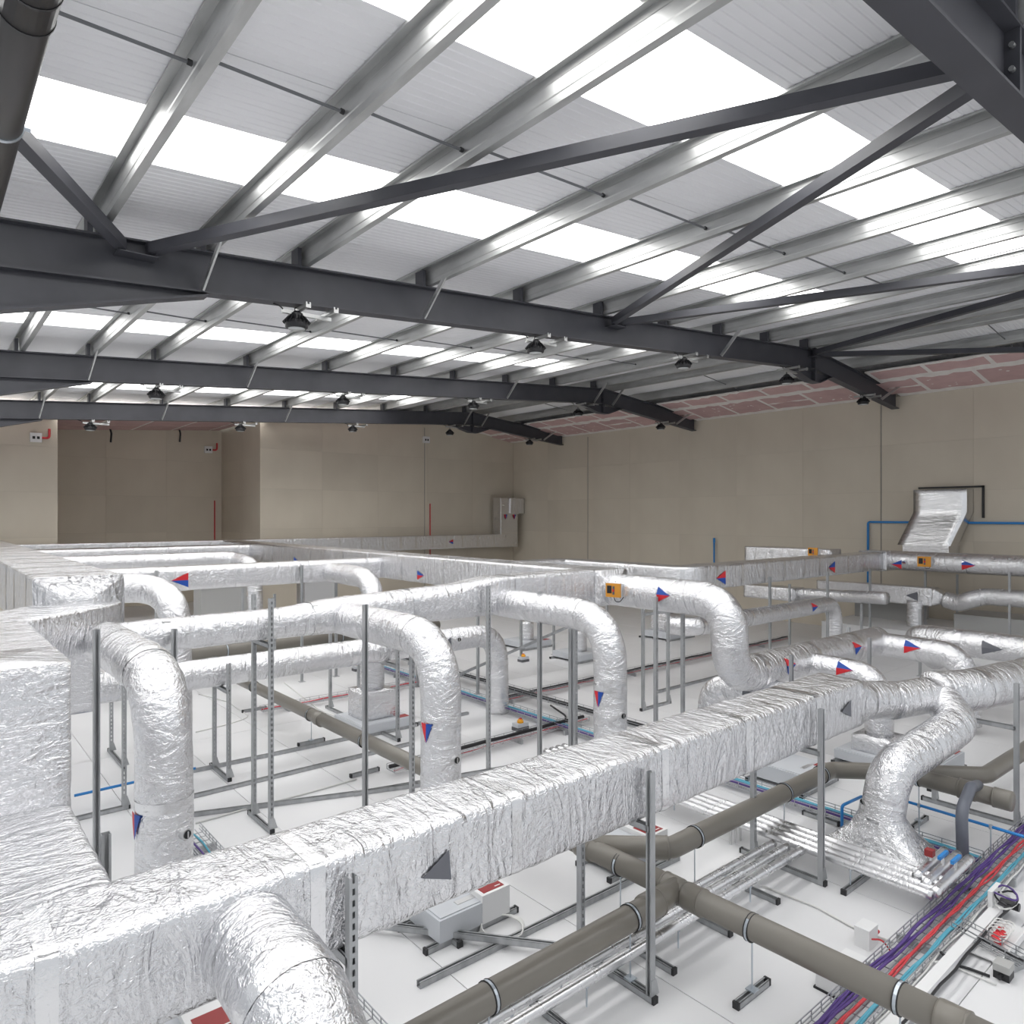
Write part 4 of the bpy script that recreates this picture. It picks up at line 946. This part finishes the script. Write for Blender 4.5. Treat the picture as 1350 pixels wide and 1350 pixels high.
# ================================================================== fan filter units and boxes
def ffu(label, x, y, wd, ln_, h=.2, red=True, rot=0, ctl=True):
    t = thing('fan_filter_unit', label, 'fan unit', (x, y, 0), 'grey fan filter units')
    e = .012
    MB().box(x-wd/2, x+wd/2, y-ln_/2, y+ln_/2, .045, h).build('unit_casing', 'grey', t)
    MB().box(x-wd/2+.02, x+wd/2-.02, y-ln_/2+.02, y+ln_/2-.02, h, h+.008).build('lid', 'grey', t)
    for yy in (y-ln_/2+.03, y+ln_/2-.03): channel(t, (x-wd/2-.1, yy, 0), (x+wd/2+.1, yy, 0), 'skid_channel')
    if ctl:
        MB().box(x+wd/2-.25, x+wd/2+.005, y-ln_/2-.005, y+ln_/2+.005, .045, h+.05).build('control_box', 'white', t)
        MB().box(x+wd/2-.22, x+wd/2-.03, y-ln_/2+.02, y-ln_/2+.2, h+.05, h+.053).build('red_label', 'darkred', t)
        MB().box(x+wd/2-.1, x+wd/2-.05, y-ln_/2+.04, y-ln_/2+.05, h+.053, h+.0545).build('label_mark', 'white', t)
    else:
        MB().box(x+wd/2-.2, x+wd/2-.03, y-ln_/2+.03, y-ln_/2+.15, h+.008, h+.012).build('red_label', 'darkred', t)
    m = MB(); c0 = Vector((x, y-ln_/4, h+.01)); m.bar(c0-Vector((.1, 0, 0)), c0+Vector((.1, 0, 0)), .05, .004); m.build('inspection_plate', 'alu', t)
    return t
ffu('grey fan unit with red label right under the foreground duct, coil of flex beside it', 3.08, 4.27, .62, .42, .2)
ffu('grey fan unit with red label behind the middle support frame', 4.75, 4.1, .62, .42, .2)
ffu('grey fan unit with red label peeping under the foreground duct left of the elbow', 1.05, 4.02, .6, .42, .25)
ffu('flat grey fan unit under the vertical foil stub past the foreground duct', 7.6, 4.1, .6, .7, .2, ctl=False)
ffu('flat grey fan unit beside the S-bend with a bright lid', 9.0, 3.2, .9, .5, .22, ctl=False)
def drumunit(label, px, py, s=1., cube=True, ch=.55):
    c = at(px, py, 0); t = ffu(label, c.x, c.y, .8*s, .8*s, .16*s, ctl=False)
    if cube:
        mb, _, _ = sweep([Vector((c.x-.02, c.y, .16*s)), Vector((c.x-.02, c.y, ch*s))], lambda q, k=rect_sec(.5*s, .5*s, .02): k, .008, .06); mb.build('foil_box', 'foil', t, True); z0 = ch*s
    else: z0 = .16*s
    k = round_sec(.17*s, 20); mb, _, _ = sweep([Vector((c.x-.02, c.y, z0)), Vector((c.x-.02, c.y, z0+.42))], lambda q: k, .006, .06); mb.build('foil_drum', 'foil', t, True)
drumunit('fan unit topped with a foil cube and stub below the low duct', 492, 958)
drumunit('fan unit with a foil drum on the open floor past the middle riser', 695, 852, 1., False)
drumunit('fan unit with a foil drum beside the farthest riser bend', 764, 868, 1., False)
drumunit('farthest fan unit with foil drum near the right wall', 879, 840, 1.1)
drumunit('fan unit with foil box below the far end of the foreground duct', 1160, 1005, .95, True, .36)
def beacon(label, px, py, s=1.):
    c = at(px, py, 0); t = thing('warning_beacon', label, 'beacon', tuple(c))
    MB().box(c.x-.1*s, c.x+.1*s, c.y-.07*s, c.y+.07*s, .0, .05*s).build('box_base', 'darkbox', t); MB().box(c.x-.095*s, c.x+.095*s, c.y-.065*s, c.y+.065*s, .05*s, .1*s).build('box_body', 'grey', t)
    MB().lathe([(0.045*s, .1*s), (.045*s, .12*s), (.035*s, .145*s), (.0, .155*s)], 14, (c.x, c.y, 0)).build('amber_dome', 'yellow', t, True)
    MB().lathe([(0.02*s, .147*s), (.02*s, .162*s), (.0, .165*s)], 10, (c.x, c.y, 0)).build('red_button', 'red', t, True)
beacon('grey box with amber dome on the panels between the risers', 686, 962)
beacon('distant amber beacon box beside a thin post', 690, 872, 1.)
beacon('amber beacon box partly hidden by the strut posts near the foil cube', 472, 884, 1.)
def boxthing(name, label, cat, x0, x1, y0, y1, z0, z1, m_, extra=None):
    t = thing(name, label, cat, ((x0+x1)/2, (y0+y1)/2, z0)); MB().box(x0, x1, y0, y1, z0, z1).build('casing', m_, t)
    e = .008; MB().box(x0-e, x1+e, y0-e, y1+e, z1, z1+.012).build('lid', m_, t)
    if extra: extra(t)
    return t
boxthing('raised_plenum', 'white raised plenum platform along the right wall', 'plenum', 16.4, 18.9, 3.0, 8.1, 0, .5, 'white')
boxthing('plant_box', 'long grey plant box on the white plenum by the wall', 'plant box', 17.6, 18.7, 3.6, 5.7, .512, .82, 'cabinet')
boxthing('plant_box', 'small grey plant box behind the low return duct on the plenum', 'plant box', 17.9, 18.7, 6.6, 8.0, .512, .9, 'cabinet')
boxthing('control_cabinet', 'beige-grey cabinet glimpsed under the second-back duct row', 'cabinet', 5.2, 6.3, 17.6, 18.2, 0, 1.25, 'cabinet')
boxthing('control_cabinet', 'low grey tank box seen between the first and low duct rows', 'cabinet', 4.5, 5.8, 14.5, 15.1, 0, .85, 'cabinet')
boxthing('control_cabinet', 'shiny cabinet next to the beige-grey one at the back', 'cabinet', 7.9, 8.8, 17.9, 18.4, 0, 1.4, 'alu')
# small electrical items near the bottom corner
def at_floor(px, py, z=0): return at(px, py, z)
c = at(1142, 1245, 0); t = thing('junction_box', 'white junction box with red glands beside the bottom-corner tray', 'junction box', tuple(c))
MB().box(c.x-.07, c.x+.07, c.y-.05, c.y+.05, 0, .13).build('box_body', 'white', t); MB().box(c.x-.072, c.x+.072, c.y-.052, c.y+.052, .13, .138).build('lid', 'white', t)
for i in range(3): MB().tube([(c.x+.07, c.y-.03+.03*i, .06), (c.x+.12, c.y-.03+.03*i, .06)], .013, 8).build('cable_gland', 'red', t); 
MB().tube(bend([(c.x-.03, c.y-.05, .07), (c.x-.03, c.y-.12, .1), (c.x-.0, c.y-.16, .03)], .04, 4), .006, 6).build('red_tail', 'redcable', t)
c = at(1112, 1292, 0); t = thing('access_hatch', 'low lilac-white plastic cover behind the near drain pipe', 'cover', tuple(c))
MB().box(c.x-.22, c.x+.22, c.y-.09, c.y+.09, .0, .012).build('gasket', 'black', t); MB().box(c.x-.21, c.x+.21, c.y-.08, c.y+.08, .012, .09).build('cover_shell', 'white', t)
c = at(1323, 1288, 0); t = thing('isolator_box', 'small grey and black isolator box on the panels', 'isolator', tuple(c))
MB().box(c.x-.05, c.x+.05, c.y-.045, c.y+.045, 0, .05).build('box_base', 'black', t); MB().box(c.x-.052, c.x+.052, c.y-.047, c.y+.047, .05, .095).build('box_cover', 'cabinet', t)
MB().tube([(c.x-.09, c.y, .03), (c.x-.05, c.y, .03)], .014, 8).build('cable_gland', 'black', t)
c = at(1318, 1207, 0); t = thing('cable_box', 'upright white junction plate with black coupling beside the tray crossing', 'junction box', tuple(c))
MB().box(c.x-.1, c.x+.1, c.y+.02, c.y+.05, 0, .2).build('mount_plate', 'white', t); MB().tube([(c.x-.02, c.y-.02, .08), (c.x+.1, c.y-.05, .08)], .035, 14).build('coupling', 'darkbox', t); MB().tube([(c.x+.02, c.y-.12, .1), (c.x+.02, c.y, .1)], .03, 12).build('socket_cap', 'black', t)
for i in range(3):
    P = [c+Vector((.0+.1*math.cos(a*.5+i), -.04+.07*math.sin(a*.5+i), .12+.03*i+.02*math.sin(a*.8))) for a in range(13)]; MB().tube(P, .007, 6, False).build('cable_loop', ['whitecable', 'black', 'purple'][i], t)
c = at(1318, 1245, 0); t = thing('cable_carrier', 'open white tray holding red glands and white flex loops', 'cable box', tuple(c))
MB().box(c.x-.3, c.x+.3, c.y-.1, c.y+.1, .02, .03).build('tray_base', 'white', t)
for sg in (-1, 1): MB().box(c.x-.3, c.x+.3, c.y+sg*.1-.004, c.y+sg*.1+.004, .02, .07).build('tray_side', 'white', t)
for i in range(4): MB().tube([(c.x-.1+.05*i, c.y-.03+.02*(i%2), .05), (c.x-.06+.05*i, c.y+.02, .07)], .022, 10).build('red_gland', 'red', t)
for i in range(4): MB().tube([c+Vector((-.05+.05*i+.07*math.cos(a*.5), .06*math.sin(a*.5), .09+.02*math.sin(a*.7))) for a in range(14)], .005, 6, False).build('flex_loop', 'whitecable', t)
tray('small side tray with grey wires leading off at the bottom corner', at(1262, 1235, 0).xy.to_3d(), at(1350, 1283, 0).xy.to_3d(), .12, step=.09)
cable('black cable in the small side tray', at(1262, 1235, 0).xy.to_3d(), at(1350, 1283, 0).xy.to_3d(), 0, .008, 'black', .08, .02, seed=90)
# green-capped valves under the duct
for i, (px, py) in enumerate(((963, 1070), (970, 1068), (976, 1065))):
    c = at(px, py, .3); t = thing('valve_cap', 'pale green valve cap in a row of three beyond the angled drain pipe, %s' % ['first', 'second', 'third'][i], 'valve', (c.x, c.y, .15), 'green valve caps')
    MB().lathe([(.02, .15), (.02, .24), (.035, .25), (.04, .29), (.02, .32), (0, .325)], 12, (c.x, c.y, 0)).build('cap', 'green', t, True)
    MB().tube([(c.x, c.y, .0), (c.x, c.y, .15)], .012, 8).build('stem', 'alu', t)
# wall fixtures
def socket(label, x, y, z, red=True, face=-1):
    t = thing('wall_socket', label, 'socket', (x, y, z)); MB().box(x-.13, x+.13, y-.09, y, z-.12, z+.12).build('socket_box', 'white', t)
    for dx in (-.05, .05): MB().box(x+dx-.03, x+dx+.03, y-.095, y-.089, z-.04, z+.03).build('socket_hole', 'black', t)
    if red: MB().tube(bend([(x+.13, y-.04, z), (x+.3, y-.04, z), (x+.3, y-.04, z+.25)], .08, 5), .03, 8).build('red_conduit', 'redcable', t)
c = atY(47, 577, WY); socket('white double socket with red conduit high on the pale wall', c.x, WY-.003, c.z)
c = atY(274, 593, YR); socket('white double socket with red tail inside the recess', c.x, YR-.003, c.z)
c = atY(561, 580, WY); socket('white box on the dark wall joint above the back duct', c.x, WY-.003, c.z, False)
def conduit(label, px, p0, p1, y, m_='redcable'):
    a, b = atY(px, p0, y-.02), atY(px, p1, y-.02); tag(MB().tube([(a.x, y-.02, b.z), (a.x, y-.02, a.z)], .022, 8).build('wall_conduit', m_), label, 'conduit')
conduit('thin red vertical conduit inside the recess', 283, 660, 735, YR); conduit('thin red vertical conduit on the back wall', 567, 664, 735, WY)
for i, (px, py) in enumerate(((146, 575), (237, 575))):
    c = atY(px, py, YR-.3); loose('dark dangling cable tail under the recess ceiling, %s' % ['first one' , 'second one'][i], [(c.x, YR-.3, c.z-.2), (c.x+.02, YR-.3, c.z+.1), (c.x-.05, YR-.3, c.z+.35)], .03, 'black')
